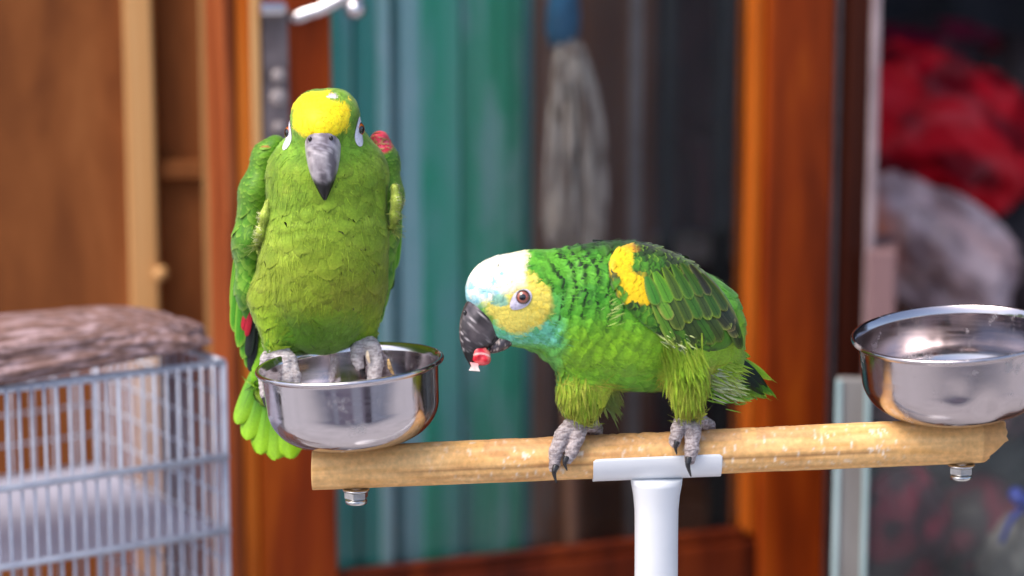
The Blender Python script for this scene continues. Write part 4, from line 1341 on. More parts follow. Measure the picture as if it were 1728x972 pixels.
def left_col(p, s, x, rr, L_):
    px, py = pxof(p)
    q = HL.inv(p)
    n1 = vnoise(p, .018, 2); n2 = vnoise(p, .06, 8)
    c = mixc(G['mid'], G['lite'], sstep(.45, .8, n1 * .6 + n2 * .4))
    c = mixc(c, G['dark'], .7 * sstep(.52, .8, vnoise(p, .035, 77)) * sstep(420, 300, py))
    c = mixc(c, G['belly'], sstep(350, 470, py) * .9)
    c = mixc(c, G['olive'], .45 * sstep(.4, .7, n1) * sstep(440, 500, py) * sstep(580, 540, py))
    c = mixc(c, G['low'], sstep(505, 560, py) * sstep(95, 70, np.abs(px - 545)))
    c = mixc(c, G['leg'], sstep(500, 540, py) * sstep(60, 84, np.abs(px - 542)))
    # head
    hd = sstep(120, 80, np.linalg.norm(q, axis=1))
    c = mixc(c, mixc(lin(100, 146, 48), lin(128, 170, 64), sstep(.4, .7, n2)), hd * .8)
    c = mixc(c, G['mint'], .7 * sstep(40, 24, np.hypot(q[:, 0] + 4, q[:, 1] + 8)) * (np.abs(q[:, 2]) > 30))
    # yellow forehead in head axes
    a, b, l = q[:, 0], q[:, 1], q[:, 2]
    nz = (n2 - .5) * 13 + rr[:, 0] * 5
    m = sstep(56, 51, np.abs(l + 3) + nz - 2 * sstep(20, 50, b)) * sstep(12, 22, b + nz * .35 + .10 * (a - 60)) * sstep(-4, 6, a + nz * .5 - .05 * l)
    m = np.where((l > 16) & (b > 55), m * sstep(34, 44, a + nz * .3), m)
    c = mixc(c, mixc(G['yel'], G['yel2'], rr[:, 1] * .6), m)
    wp_ = sstep(9, 6, np.hypot(l - 20, (a - 22) * .8)) * (b > 30)
    c = mixc(c, G['white'], wp_)
    # blade: soft paler rim, darker root
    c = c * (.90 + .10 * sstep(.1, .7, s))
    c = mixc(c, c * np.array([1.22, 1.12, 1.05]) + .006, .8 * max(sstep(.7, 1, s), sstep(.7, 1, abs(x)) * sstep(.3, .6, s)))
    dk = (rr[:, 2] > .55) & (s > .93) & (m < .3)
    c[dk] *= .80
    return c * (.86 + .28 * rr[:, 1:2])
cb = left_col(Vb, .4, 0, rng.random((len(Vb), 3)) * .5, None)
mesh_obj('body', to_world(Vb), Qb, M['plumage'], lp_root, True, cb)
def left_skip(p):
    q = HL.inv(p)
    x, y = pxof(p)
    eye = (((q[:, 0] - 28) / 19) ** 2 + ((q[:, 1] + 0) / 20) ** 2 < 1) & (np.abs(q[:, 2]) > 30)
    bk = (np.hypot(q[:, 0] - 88, q[:, 1] + 14) < 28) & (np.abs(q[:, 2]) < 34)
    return eye | bk | (p[:, 2] > 265)
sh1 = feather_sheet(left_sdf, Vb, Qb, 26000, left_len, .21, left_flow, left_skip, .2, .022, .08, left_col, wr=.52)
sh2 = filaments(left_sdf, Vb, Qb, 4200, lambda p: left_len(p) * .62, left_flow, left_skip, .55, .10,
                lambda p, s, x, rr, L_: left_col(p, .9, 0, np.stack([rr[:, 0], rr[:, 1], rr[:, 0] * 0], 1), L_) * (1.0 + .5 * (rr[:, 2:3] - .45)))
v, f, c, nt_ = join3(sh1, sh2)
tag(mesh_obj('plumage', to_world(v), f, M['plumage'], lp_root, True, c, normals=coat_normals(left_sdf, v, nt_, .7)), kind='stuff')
make_beak(lp_root, HL, ((168, 158, 162), (112, 102, 108), (206, 194, 196), (112, 100, 106), (160, 150, 158), (150, 140, 142)), .45, (1.06, 1.08, 1.0), (797, 516))
for sgn in (-1, 1):
    make_eye(lp_root, HL, left_sdf, sgn, (26, 12.5, 0, .2, R_(-46), 7, 0), (214, 112, 26), (150, 66, 18), (222, 218, 230), ea=(21, 0), prot=4.6, re=15, pup=28, gaze=.55)

# wings
def wing_left(side):
    """side -1: the one at the left of the picture"""
    if side < 0:
        ctrl = [(466, 245, 176, 18), (452, 264, 182, 25), (436, 325, 188, 32), (426, 410, 190, 33), (424, 490, 200, 26), (425, 560, 215, 13)]
    else:
        ctrl = [(641, 237, 182, 17), (649, 272, 188, 24), (653, 330, 190, 28), (649, 395, 194, 25), (640, 470, 205, 19), (628, 530, 215, 10)]
    def sd(p):
        return smin([cone(p, C3(*a[:3]), C3(*b[:3]), a[3], b[3], 1.9) for a, b in zip(ctrl, ctrl[1:])], 16)
    return sd, ctrl
def wing_colour(side):
    def f(p, s, x, rr, L_):
        px, py = pxof(p)
        n = vnoise(p, .03, 4)
        c = mixc(lin(84, 134, 40), lin(112, 156, 50), sstep(.35, .7, n))
        c = mixc(c, lin(64, 132, 30), sstep(400, 470, py) * .6)
        if side > 0:
            m = sstep(27, 21, np.hypot((px - 644), (py - 232) * .9))
            c = mixc(c, mixc(lin(226, 36, 66), lin(244, 96, 120), rr[:, 0]), m)
        else:
            m = .7 * sstep(4.5, 2.5, np.hypot(px - 449, py - 249))
            c = mixc(c, lin(196, 70, 40), m)
        e = max(sstep(.8, 1, s), .8 * sstep(.75, 1, abs(x)) * sstep(.3, .6, s))
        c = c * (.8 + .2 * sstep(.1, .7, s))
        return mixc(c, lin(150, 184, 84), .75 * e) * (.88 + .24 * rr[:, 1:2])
    return f
for side in (-1, 1):
    sd, ctrl = wing_left(side)
    lo = np.min([C3(*a[:3]) - a[3] * 2.2 for a in ctrl], 0); hi = np.max([C3(*a[:3]) + a[3] * 2.2 for a in ctrl], 0)
    V, Q = nets(sd, lo, hi, 5.0); V = project(sd, V, 2)
    wc = wing_colour(side)
    wg = mesh_obj('wing', to_world(V), Q, M['plumage'], lp_root, True, wc(V, .3, 0, rng.random((len(V), 3)) * .5, None))
    fl = lambda p: np.tile(np.array([-.02 * side, -1.0, .18]), (len(p), 1))
    LW = lambda p: 22 + 26 * sstep(280, 430, pxof(p)[1])
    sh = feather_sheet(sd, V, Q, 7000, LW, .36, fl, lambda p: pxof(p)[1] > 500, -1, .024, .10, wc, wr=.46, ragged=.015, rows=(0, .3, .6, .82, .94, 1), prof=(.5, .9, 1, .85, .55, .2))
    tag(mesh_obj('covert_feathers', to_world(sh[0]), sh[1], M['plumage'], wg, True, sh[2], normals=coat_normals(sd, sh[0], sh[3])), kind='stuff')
    # flight feathers below the coverts
    nr = np.array([.35 * side, .1, -1.0])
    if side < 0:
        LQ = [((404, 425, 160), (396, 560, 205), 13), ((400, 420, 175), (394, 525, 200), 10), ((414, 430, 148), (404, 585, 205), 13), ((424, 430, 142), (411, 605, 212), 12), ((434, 425, 140), (420, 545, 190), 14), ((440, 400, 144), (430, 520, 176), 13), ((430, 470, 160), (417, 620, 222), 10)]
        for k, (a, b, wd) in enumerate(LQ):
            quill('flight_feather', C3(*a), C3(*b), wd, nr, wg, (70, 136, 32), (146, 186, 76), (60, 110, 30), lift=(0, 2), camber=.25)
        for a, b, wd in (((424, 505, 168), (413, 556, 192), 9), ((426, 510, 164), (418, 566, 190), 6)):
            quill('red_feather', C3(*a), C3(*b), wd, nr, wg, (178, 26, 44), (150, 18, 36), (120, 14, 26))
        for a, b, wd in (((428, 520, 172), (420, 600, 206), 9), ((432, 540, 186), (424, 625, 220), 9)):
            quill('dark_feather', C3(*a), C3(*b), wd, nr, wg, (26, 34, 30), (34, 50, 34), (18, 22, 20))
        edge = [(452, 340, 100, 4), (447, 365, 102, 6.5), (440, 392, 108, 5.5), (434, 412, 118, 3)]
    else:
        LQ = [((668, 370, 172), (652, 492, 210), 12), ((674, 350, 178), (664, 455, 205), 11), ((662, 390, 165), (645, 520, 214), 11), ((656, 400, 170), (640, 545, 220), 9)]
        for k, (a, b, wd) in enumerate(LQ):
            quill('flight_feather', C3(*a), C3(*b), wd, nr, wg, (72, 136, 34), (142, 184, 74), (60, 110, 30), lift=(0, 2), camber=.25)
        edge = [(666, 316, 112, 6), (669, 340, 114, 7), (666, 362, 120, 6), (661, 384, 128, 3)]
    # pale bend of the wing with a fluffy outer margin
    def se(p, edge=edge):
        return smin([cone(p, C3(*a[:3]), C3(*b[:3]), a[3], b[3], 1.4) for a, b in zip(edge, edge[1:])], 12)
    lo = np.min([C3(*a[:3]) - a[3] * 2 - 4 for a in edge], 0); hi = np.max([C3(*a[:3]) + a[3] * 2 + 4 for a in edge], 0)
    V, Q = nets(se, lo, hi, 2.5)
    yc = lambda p, s, x, rr, L_: mixc(lin(164, 184, 62), lin(196, 204, 104), rr[:, 0]) * (.85 + .3 * rr[:, 1:2])
    e_o = mesh_obj('wing_edge', to_world(V), Q, M['plumage'], wg, True, yc(V, 0, 0, rng.random((len(V), 3)) * .5, None))
    sh = filaments(se, V, Q, 1400, lambda p: np.full(len(p), 15.0), lambda p: np.tile(np.array([side * .15, -1, .1]), (len(p), 1)), lambda p: p[:, 2] > 1e9, 1.0, .05, yc)
    out = filaments(se, V, Q, 150, lambda p: np.full(len(p), 11.0), lambda p: np.tile(np.array([side * 1.0, .1, 0]), (len(p), 1)), lambda p: (p[:, 0] * side < np.mean(p[:, 0] * side)) , .8, .5,
                    lambda p, s, x, rr, L_: np.tile(lin(206, 208, 146), (len(p), 1)) * (.8 + .3 * rr[:, :1]))
    v, f, c, nt_ = join3(sh, out)
    o = mesh_obj('edge_down', to_world(v), f, M['plumage'], lp_root, True, c, normals=coat_normals(se, v, nt_))
    tag(o, kind='stuff')
# tail fan
tl = None
TF = [((448, 590, 240), (402, 716, 238), 17, 1), ((456, 590, 238), (418, 742, 235), 22, 0), ((466, 590, 236), (440, 766, 232), 26, 1), ((476, 600, 234), (466, 776, 229), 28, 0),
      ((482, 600, 232), (490, 774, 226), 26, 1), ((484, 610, 238), (508, 758, 232), 22, 0)]
for i, (a, b, wd, k) in enumerate(TF):
    nr = np.array([(-.25 + .08 * i), .1, -1])
    o = quill('tail_feather', C3(*a), C3(*b), wd, nr, tl or lp_root, ((80, 138, 26), (92, 150, 30))[k], (136, 182, 48), (62, 112, 26), lift=(0, 4), camber=.3, tipc=(138, 180, 36), curl=.02)
    
# coverts over the tail root
def st_(p): return smin([cone(p, C3(462, 560, 226), C3(436, 640, 222), 34, 14)], 5)
V, Q = nets(st_, C3(400, 700, 160), C3(520, 500, 290) , 5.0)
sh = feather_sheet(st_, V, Q, 1500, lambda p: np.full(len(p), 44.0), .26, lambda p: np.tile(np.array([-.3, -1, 0]), (len(p), 1)), lambda p: p[:, 2] > 1e9, -1, .06, .15,
                   lambda p, s, x, rr, L_: mixc(lin(120, 176, 36), lin(156, 200, 52), rr[:, 0]) * (.7 + .3 * s + .1 * rr[:, 1:2]), wr=.26)
tag(mesh_obj('tail_coverts', to_world(sh[0]), sh[1], M['plumage'], lp_root, True, sh[2], normals=coat_normals(st_, sh[0], sh[3])), kind='stuff')
# feet
FC = ((158, 146, 144), (194, 184, 182), (218, 210, 208))
f1 = foot(lp_root, [[(C3(468, 566, 122), 19), (C3(470, 592, 112), 19), (C3(478, 612, 98), 15), (C3(483, 640, 88), 12.5), (C3(485, 668, 84), 10)],
                    [(C3(470, 590, 112), 17), (C3(488, 606, 104), 12), (C3(495, 634, 92), 11), (C3(497, 662, 88), 9)],
                    [(C3(466, 588, 116), 17), (C3(450, 604, 116), 12), (C3(444, 634, 112), 9), (C3(444, 668, 108), 7.5)],
                    [(C3(466, 588, 120), 16), (C3(452, 606, 136), 11), (C3(448, 640, 142), 9)]], 6, C3(410, 700, 60), C3(530, 530, 170), FC, scal=1.3) if False else None
def lohi(prims):
    pts = np.array([q - r * 1.6 - 4 for pl in prims for q, r in pl]); pth = np.array([q + r * 1.6 + 4 for pl in prims for q, r in pl])
    return pts.min(0), pth.max(0)
pr = [[(C3(466, 566, 128), 18), (C3(469, 590, 116), 19), (C3(479, 612, 101), 14.5), (C3(485, 640, 90), 12.0), (C3(487, 668, 86), 10)],
      [(C3(470, 590, 116), 16), (C3(489, 607, 108), 12), (C3(497, 634, 95), 10.5), (C3(499, 662, 90), 9)],
      [(C3(466, 588, 118), 16), (C3(451, 606, 122), 12), (C3(444, 634, 122), 9), (C3(445, 666, 118), 7)]]
f1 = foot(lp_root, pr, 3.5, *lohi(pr), FC, h=1.6, scal=.9)
claw(f1, cpts((487, 664, 86), (489, 684, 84), (487, 700, 92)), 6)
claw(f1, cpts((499, 658, 90), (501, 680, 88), (499, 696, 96)), 5.5)
claw(f1, cpts((445, 662, 118), (447, 680, 114), (452, 690, 110)), 5)
pr = [[(C3(611, 552, 172), 18), (C3(614, 574, 160), 18.5), (C3(629, 590, 146), 16), (C3(634, 614, 136), 13.5), (C3(631, 642, 128), 12)],
      [(C3(612, 574, 160), 16), (C3(604, 588, 148), 13), (C3(603, 606, 140), 10.5), (C3(607, 618, 138), 8)],
      [(C3(610, 572, 162), 16), (C3(594, 578, 172), 11.5), (C3(588, 590, 184), 9)]]
f2 = foot(lp_root, pr, 3.5, *lohi(pr), FC, h=1.6, scal=.9)
claw(f2, cpts((631, 640, 128), (631, 662, 126), (628, 676, 132)), 6)
claw(f2, cpts((607, 615, 138), (610, 628, 136), (612, 638, 140)), 5)

# ------------------------------------------------------------------ right parrot: white and blue forehead, leaning down with fruit in its beak
WARM[:] = [1.22, 1.12, .62]
rp_root = empty('parrot', to_world(C3(1070, 735, 0))[0], 'parrot with white and blue forehead and yellow shoulder, leaning down with fruit in its beak', 'parrot', 'parrots on the perch stand')
HR = Head(C3(880, 502, -62), (-math.cos(TILT), -math.sin(TILT), -.04), (0, 0, -1), 1.0)
SP = [(930, 507, -50, 82), (985, 522, -34, 106), (1050, 533, -10, 122), (1115, 545, 16, 112), (1168, 557, 42, 90), (1200, 598, 62, 50), (1246, 637, 90, 22)]
ZS = .84
LR = [[(C3(992, 622, -18), 54), (C3(982, 665, -24), 40), (C3(981, 694, -26), 24)], [(C3(1152, 600, -18), 50), (C3(1160, 650, -30), 33), (C3(1164, 690, -34), 20)]]
def right_sdf(p):
    q = HR.inv(p)
    hd = smin([ell(q, np.array([-2., 1, 0]), (74, 73, 60)), ell(q, np.array([33., 22, 0]), (55, 54, 47)), ell(q, np.array([18., -38, 0]), (44, 34, 42))], 20)
    b = smin([cone(p, C3(*a[:3]), C3(*c[:3]), a[3], c[3], ZS) for a, c in zip(SP, SP[1:])], 20)
    lg = [cone(p, a[0], c[0], a[1], c[1]) for pl in LR for a, c in zip(pl, pl[1:])]
    d = smin([hd, smin([b] + lg, 16)], 30)
    q0 = (p - C3(872, 498, -62)) * np.array([1, 1, .55])
    dist = np.linalg.norm(q0, axis=1)
    ph = (dist + 9 * vnoise(p, .03, 14)) / (13.5 + .018 * dist)
    return d - 1.15 * sstep(75, 110, dist) * sstep(290, 220, dist) * np.sin(2 * math.pi * (ph - .5))
Vb, Qb = nets(right_sdf, (-110, -230, -190), (440, 100, 160), 5.0)
Vb = project(right_sdf, Vb, 2)
spc = np.array([C3(*a[:3]) for a in SP]); spt = np.gradient(np.vstack([C3(870, 500, -60), spc]), axis=0)[1:]
spt /= np.linalg.norm(spt, axis=1)[:, None]
def leg_w(p):
    x, y = pxof(p)
    a = sstep(632, 668, y) * sstep(62, 44, np.abs(x - 984)) * (x < 1060)
    b = sstep(600, 645, y) * sstep(52, 38, np.abs(x - 1160)) * (p[:, 2] < 12)
    return np.maximum(a, b)
def right_flow(p):
    q = HR.inv(p)
    bp = HR.to(80, -5, 0)
    head = p - bp; head /= np.linalg.norm(head, axis=1)[:, None]
    d = np.linalg.norm(p[:, None] - spc[None], axis=2)
    wgt = np.exp(-d / 45); wgt /= wgt.sum(1)[:, None]
    body = wgt @ spt
    x, y = pxof(p)
    # the breast feathers sweep down round the keel
    body = body + np.array([0, -1, 0]) * (.9 * sstep(540, 470, y) * sstep(1030, 940, x))[:, None] * 1 + np.array([.25, .30, 0]) * (sstep(600, 650, y))[:, None]
    t = sstep(60, 130, np.linalg.norm(q, axis=1))
    f = head * (1 - t)[:, None] + body * t[:, None]
    lw = leg_w(p)
    return f * (1 - lw)[:, None] + np.array([.02, -1, -.05]) * lw[:, None]
def right_len(p):
    q = np.linalg.norm(HR.inv(p), axis=1)
    L_ = 14 + 22 * sstep(60, 150, q) + 4 * sstep(1040, 1150, pxof(p)[0])
    return L_ + 8 * leg_w(p)
K_ = dict(white=lin(230, 226, 210), cream=lin(248, 238, 190), blue=lin(140, 205, 218), blued=lin(96, 178, 196), yel=lin(226, 208, 96), yel2=lin(236, 204, 66), teal=lin(88, 184, 136), teal2=lin(118, 200, 172),
          nape=lin(84, 158, 56), nape2=lin(58, 132, 44), breast=lin(116, 170, 50), belly=lin(126, 182, 46), lowb=lin(92, 168, 60), leg=lin(164, 188, 58), legy=lin(206, 194, 72), back=lin(56, 116, 44),
          black=lin(18, 34, 20), vent=lin(134, 186, 62))
def right_base(p, rr):
    px, py = pxof(p); q = HR.inv(p)
    n1 = vnoise(p, .02, 2); n2 = vnoise(p, .07, 8); n3 = vnoise(p, .05, 40)
    j = (n2 - .5) * 22 + (rr[:, 0] - .5) * 8
    c = mixc(K_['nape'], K_['nape2'], sstep(.4, .7, n2))
    # breast and belly get lighter and yellower downwards
    dn = sstep(520, 590, py + j * .6 + .10 * (px - 1000))
    c = mixc(c, mixc(K_['breast'], K_['belly'], rr[:, 1]), dn)
    c = mixc(c, K_['lowb'], .8 * sstep(615, 655, py))
    c = mixc(c, K_['back'], sstep(470, 430, py + j * .4) * sstep(1000, 1060, px))
    c = mixc(c, lin(26, 50, 26), .8 * sstep(436, 416, py + j * .5) * sstep(925, 990, px + j))
    c = mixc(c, K_['vent'], sstep(1150, 1185, px) * sstep(560, 600, py))
    c = mixc(c, lin(196, 204, 150), .6 * sstep(.45, .6, n2) * sstep(1185, 1210, px) * sstep(622, 640, py))
    lw = leg_w(p)
    c = mixc(c, mixc(K_['leg'], K_['legy'], sstep(.45, .75, n3) * .9), lw)
    # face, measured in the profile plane
    tl_ = sstep(98, 80, np.hypot(px - 862, (py - 500)) + j * .4)
    face = sstep(962, 935, px + j * .6 + .35 * np.maximum(0, 480 - py))
    c = mixc(c, mixc(K_['teal'], K_['nape'], .4 + .5 * sstep(.4, .7, n2)), .8 * face * sstep(480, 510, py))
    tealm = sstep(540, 556, py + j * .6 + .25 * np.maximum(0, px - 900)) * sstep(958, 925, px + j) * sstep(590, 575, py)
    c = mixc(c, mixc(K_['teal'], K_['teal2'], rr[:, 1]), tealm)
    yl = sstep(60, 50, np.hypot((px - 876) * 1.0, (py - 512) * 1.08) + j * .5) * sstep(477, 484, py + .15 * (px - 880))
    yl = np.maximum(yl, sstep(16, 10, np.hypot(px - 895, py - 470) + j * .3))
    c = mixc(c, mixc(K_['yel'], K_['yel2'], rr[:, 2] * .7 * sstep(880, 910, px)), yl)
    wm = sstep(894, 884, px + j * .5 - .0 * py) * sstep(492, 478, py + j * .25 + .38 * (px - 860) - 8)
    c = mixc(c, mixc(K_['white'], K_['cream'], .25 * sstep(.35, .7, n3) + .75 * sstep(846, 884, px + j * .6)), wm)
    bl = wm * sstep(.50, .66, n2 * .5 + n3 * .5 + .22 * sstep(474, 492, py) - .12 + .16 * sstep(808, 792, px))
    bl = bl * sstep(862, 836, px) * sstep(456, 474, py)
    for bx_, by_, br_ in ((797, 482, 13), (818, 492, 14), (832, 476, 9), (806, 470, 8), (846, 462, 6), (838, 492, 9)):
        bl = np.maximum(bl, wm * sstep(br_, br_ * .3, np.hypot(px - bx_, (py - by_) * 1.4) + j * .45))
    c = mixc(c, mixc(K_['blue'], K_['blued'], rr[:, 1]), bl * .85)
    lore = sstep(13, 7, np.hypot((px - 842) * .6, (py - 508)) + j * .25)
    c = mixc(c, lin(96, 176, 168), lore * .8)
    return c, np.maximum.reduce([wm, yl]), face
def right_col(p, s, x, rr, L_):
    px, py = pxof(p)
    c, plain, face = right_base(p, rr)
    # black margins lie in rows that ring the head
    q0 = p - C3(872, 498, -62)
    dist = np.linalg.norm(q0 * np.array([1, 1, .55]), axis=1)
    ph = (dist + 9 * vnoise(p, .03, 14)) / (13.5 + .018 * dist) + .22 * (rr[:, 0] - .5)
    fr = ph - np.floor(ph)
    sc = sstep(905, 945, px) * sstep(1200, 1080, px) * (1 - plain)
    thin_ = .80 - .16 * sstep(560, 470, py) * sstep(1090, 1010, px)
    band = sstep(thin_, thin_ + .07, fr) * sstep(1.0, .97, fr)
    sc = sc * (.25 + .75 * sstep(620, 500, py + .25 * (px - 960))) * sstep(.25, .45, vnoise(p, .05, 91) + .35 * sstep(560, 480, py))
    sc = np.maximum(sc, .85 * sstep(470, 430, py) * sstep(940, 990, px))
    e = band * (.55 + .45 * (rr[:, 2] > .2))
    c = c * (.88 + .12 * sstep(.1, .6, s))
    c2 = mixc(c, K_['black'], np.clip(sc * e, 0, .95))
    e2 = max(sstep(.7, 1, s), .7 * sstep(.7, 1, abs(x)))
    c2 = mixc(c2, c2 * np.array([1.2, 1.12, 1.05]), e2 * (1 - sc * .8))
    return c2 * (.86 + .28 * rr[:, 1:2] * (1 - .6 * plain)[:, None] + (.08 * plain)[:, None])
cb = right_base(Vb, rng.random((len(Vb), 3)) * .5)[0] * .85
mesh_obj('body', to_world(Vb), Qb, M['plumage'], rp_root, True, cb)
def right_skip(p):
    q = HR.inv(p); x, y = pxof(p)
    eye = (((q[:, 0] - 3) / 22) ** 2 + ((q[:, 1] + 0) / 17) ** 2 < 1) & (np.abs(q[:, 2]) > 30)
    bk = (np.hypot(q[:, 0] - 80, q[:, 1] + 12) < 30) & (np.abs(q[:, 2]) < 36)
    return eye | bk
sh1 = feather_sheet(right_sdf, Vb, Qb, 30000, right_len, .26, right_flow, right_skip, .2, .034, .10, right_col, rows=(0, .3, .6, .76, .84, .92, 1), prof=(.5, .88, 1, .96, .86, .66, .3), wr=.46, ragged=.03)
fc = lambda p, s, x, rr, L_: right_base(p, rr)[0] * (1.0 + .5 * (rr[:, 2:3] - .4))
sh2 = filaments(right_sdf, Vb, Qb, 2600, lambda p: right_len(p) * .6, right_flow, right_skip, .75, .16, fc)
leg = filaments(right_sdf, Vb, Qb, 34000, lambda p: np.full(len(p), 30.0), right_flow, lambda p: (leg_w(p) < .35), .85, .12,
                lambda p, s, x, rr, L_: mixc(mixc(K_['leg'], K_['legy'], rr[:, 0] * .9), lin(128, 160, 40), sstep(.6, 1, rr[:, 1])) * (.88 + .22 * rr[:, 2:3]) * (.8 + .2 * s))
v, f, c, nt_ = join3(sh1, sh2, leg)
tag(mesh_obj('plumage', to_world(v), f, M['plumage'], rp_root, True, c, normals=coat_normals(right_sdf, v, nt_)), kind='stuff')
# loose tufts at the thighs
def tuft(pts, n, L_, wd, c1, c2, spread):
    P_ = np.array([C3(*q) for q in pts])
    i = rng.integers(0, len(P_) - 1, n); t = rng.random((n, 1))
    p = P_[i] * (1 - t) + P_[i + 1] * t + rng.normal(0, 1, (n, 3)) * np.array([5, 11, 3])
    T = np.array(spread) + rng.normal(0, .15, (n, 3)); T /= np.linalg.norm(T, axis=1)[:, None]
    Nn = np.tile(np.array([0, .15, -1.0]), (n, 1)); Nn -= T * np.sum(T * Nn, 1)[:, None]; Nn /= np.linalg.norm(Nn, axis=1)[:, None]
    rr = rng.random((n, 3))
    return feathers(p, T, Nn, L_ * rng.uniform(.6, 1.2, n), wd * rng.uniform(.6, 1.3, n), None, (0, .4, .75, 1), (.5, 1, .8, .15), (-1, 0, 1), 0, 2 + rng.random(n) * 3, .2,
                    lambda i, s, x: mixc(lin(*c1), lin(*c2), rr[i, 0]) * (.82 + .18 * s) * (.92 + .16 * rr[i, 1:2]), .12)
tf = join3(tuft([(956, 650, -54), (975, 658, -66), (1004, 655, -58)], 420, 34, 1.5, (136, 174, 52), (184, 188, 70), (-.03, -1, -.02)),
           tuft([(962, 676, -44), (985, 680, -50), (1002, 680, -46)], 260, 20, 1.3, (138, 166, 54), (190, 172, 62), (.05, -1, -.02)),
           tuft([(1012, 652, -30), (1026, 660, -24), (1034, 668, -20)], 220, 28, 1.5, (130, 164, 58), (164, 182, 76), (.45, -1, 0)),
           tuft([(1134, 634, -66), (1158, 648, -78), (1186, 640, -66)], 460, 32, 1.5, (138, 178, 52), (182, 190, 70), (.0, -1, -.02)),
           tuft([(1144, 670, -54), (1164, 674, -58), (1184, 670, -52)], 300, 22, 1.3, (138, 166, 52), (186, 168, 62), (0, -1, -.02)),
           tuft([(1120, 596, -92), (1150, 604, -98), (1180, 606, -84)], 340, 30, 1.5, (130, 178, 50), (168, 194, 66), (.2, -.9, -.02)))
tfn = coat_normals(right_sdf, tf[0], tf[3], .6)
tag(mesh_obj('thigh_tufts', to_world(tf[0]), tf[1], M['plumage'], rp_root, True, tf[2], normals=tfn), kind='stuff')
make_beak(rp_root, HR, ((40, 35, 38), (62, 56, 60), (112, 102, 104), (58, 50, 54), (96, 84, 88), (70, 66, 74)), .9)
for sgn in (-1, 1):
    make_eye(rp_root, HR, right_sdf, sgn, (18.5, 14, 0, .25, R_(-25), 3, -2), (178, 92, 66), (120, 52, 36), (206, 198, 216), ea=(0, 0))
# bristles at the cere
def bristles():
    n = 46
    px = rng.uniform(786, 800, n); p = np.array([C3(x, 480 + (x - 786) * 1.0 + rng.uniform(0, 22), -62 + rng.normal(0, 16)) for x in px])
    T = np.array([-1, -.3, 0]) + rng.normal(0, .5, (n, 3)); T /= np.linalg.norm(T, axis=1)[:, None]
    Nn = np.cross(T, [0, 0, 1.0]); Nn /= np.linalg.norm(Nn, axis=1)[:, None]
    return feathers(p, T, Nn, rng.uniform(8, 17, n), .5, None, (0, .5, 1), (1, .7, .2), (-1, 1), 0, 1.0, 0, lambda i, s, x: np.tile(lin(40, 60, 64), (n, 1)), 0)
v, f, c, nt_ = bristles()
tag(mesh_obj('bristles', to_world(v), f, M['plumage'], rp_root, True, c), kind='stuff')

# wing: a shell over the near side
WL = R_(36)
wx = np.array([math.cos(WL), -math.sin(WL), .36]); wx /= np.linalg.norm(wx)
wz = np.array([0.30, 0.1, -1.0]); wz -= wx * (wz @ wx); wz /= np.linalg.norm(wz)
wy = np.cross(wz, wx)
WM = np.stack([wx, wy, wz])
WC = C3(1136, 502, -10)
def body_only(p): return smin([cone(p, C3(*a[:3]), C3(*c[:3]), a[3], c[3], ZS) for a, c in zip(SP, SP[1:])], 20)
def smax(a, b, k): return -smin([-a, -b], k)
def wing_sdf(p):
    px, py = pxof(p)
    ux = (px - 1136) * math.cos(WL) + (py - 502) * math.sin(WL); uy = -(px - 1136) * math.sin(WL) + (py - 502) * math.cos(WL)
    k0 = np.hypot(ux / 126, uy / 66); k1 = np.hypot(ux / 126 ** 2, uy / 66 ** 2) + 1e-9
    return smax(smax(body_only(p) - 13, k0 * (k0 - 1) / k1, 12), p[:, 2] - (p[:, 0] - 200) * .3 - 5, 14)
V, Q = nets(wing_sdf, WC - 150, WC + 150, 5.0)
q = (V - WC) @ WM.T
def wcol(p, s, x, rr, L_):
    px, py = pxof(p)
    n = vnoise(p, .05, 4)
    c = mixc(lin(52, 112, 36), lin(74, 134, 44), sstep(.35, .7, n))
    c = mixc(c, lin(34, 50, 32), .9 * sstep(.46, .68, vnoise(p, .045, 60)))
    c = mixc(c, lin(30, 44, 30), .7 * sstep(446, 424, py - .55 * np.maximum(0, px - 1120)))
    e = max(sstep(.82, .97, s), .7 * sstep(.8, 1, abs(x)) * sstep(.3, .6, s))
    dk = (rr[:, 2] > .55)
    c = mixc(c, np.where(dk[:, None], lin(34, 40, 30), lin(116, 158, 58)), .75 * e)
    # yellow shoulder patch
    j = (n - .5) * 14 + (rr[:, 0] - .5) * 2.5
    d1 = np.hypot((px - 1052) * .95, (py - 448) * .62) + j
    d2 = np.hypot((px - 1074) * .9, (py - 486) * 1.0) + j
    y = np.maximum(sstep(26, 19, d1) * (px < 1068), sstep(30, 22, d2))
    hole = sstep(8, 4, np.hypot((px - 1072) * .8, (py - 452) * .6) + j * .5)
    y = y * (1 - hole)
    c = mixc(c, mixc(lin(252, 208, 22), lin(244, 190, 18), rr[:, 1] * .6), y)
    c = mixc(c, lin(236, 140, 40), .35 * sstep(10, 5, np.hypot((px - 1064) * .6, py - 420) + j * .3))
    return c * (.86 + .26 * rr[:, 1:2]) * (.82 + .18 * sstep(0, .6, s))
wg = mesh_obj('wing', to_world(V), Q, M['plumage'], rp_root, True, wcol(V, .3, 0, rng.random((len(V), 3)) * .4, None))
def wflow(p):
    return np.tile(wx * .9 - wy * .35, (len(p), 1))
def wskip(p):
    qq = (p - WC) @ WM.T
    px, py = pxof(p)
    return (p[:, 2] > 10 + .3 * (p[:, 0] - 200)) | (qq[:, 0] > 62) | ((qq[:, 1] < -30) & (qq[:, 0] > 0))
sh = feather_sheet(wing_sdf, V, Q, 9000, lambda p: 20 + 20 * sstep(-60, 40, (p - WC) @ wx), .36, wflow, wskip, -1, .05, .12, wcol, wr=.46, ragged=.02, rows=(0, .3, .6, .8, .92, 1), prof=(.5, .88, 1, .9, .62, .25))
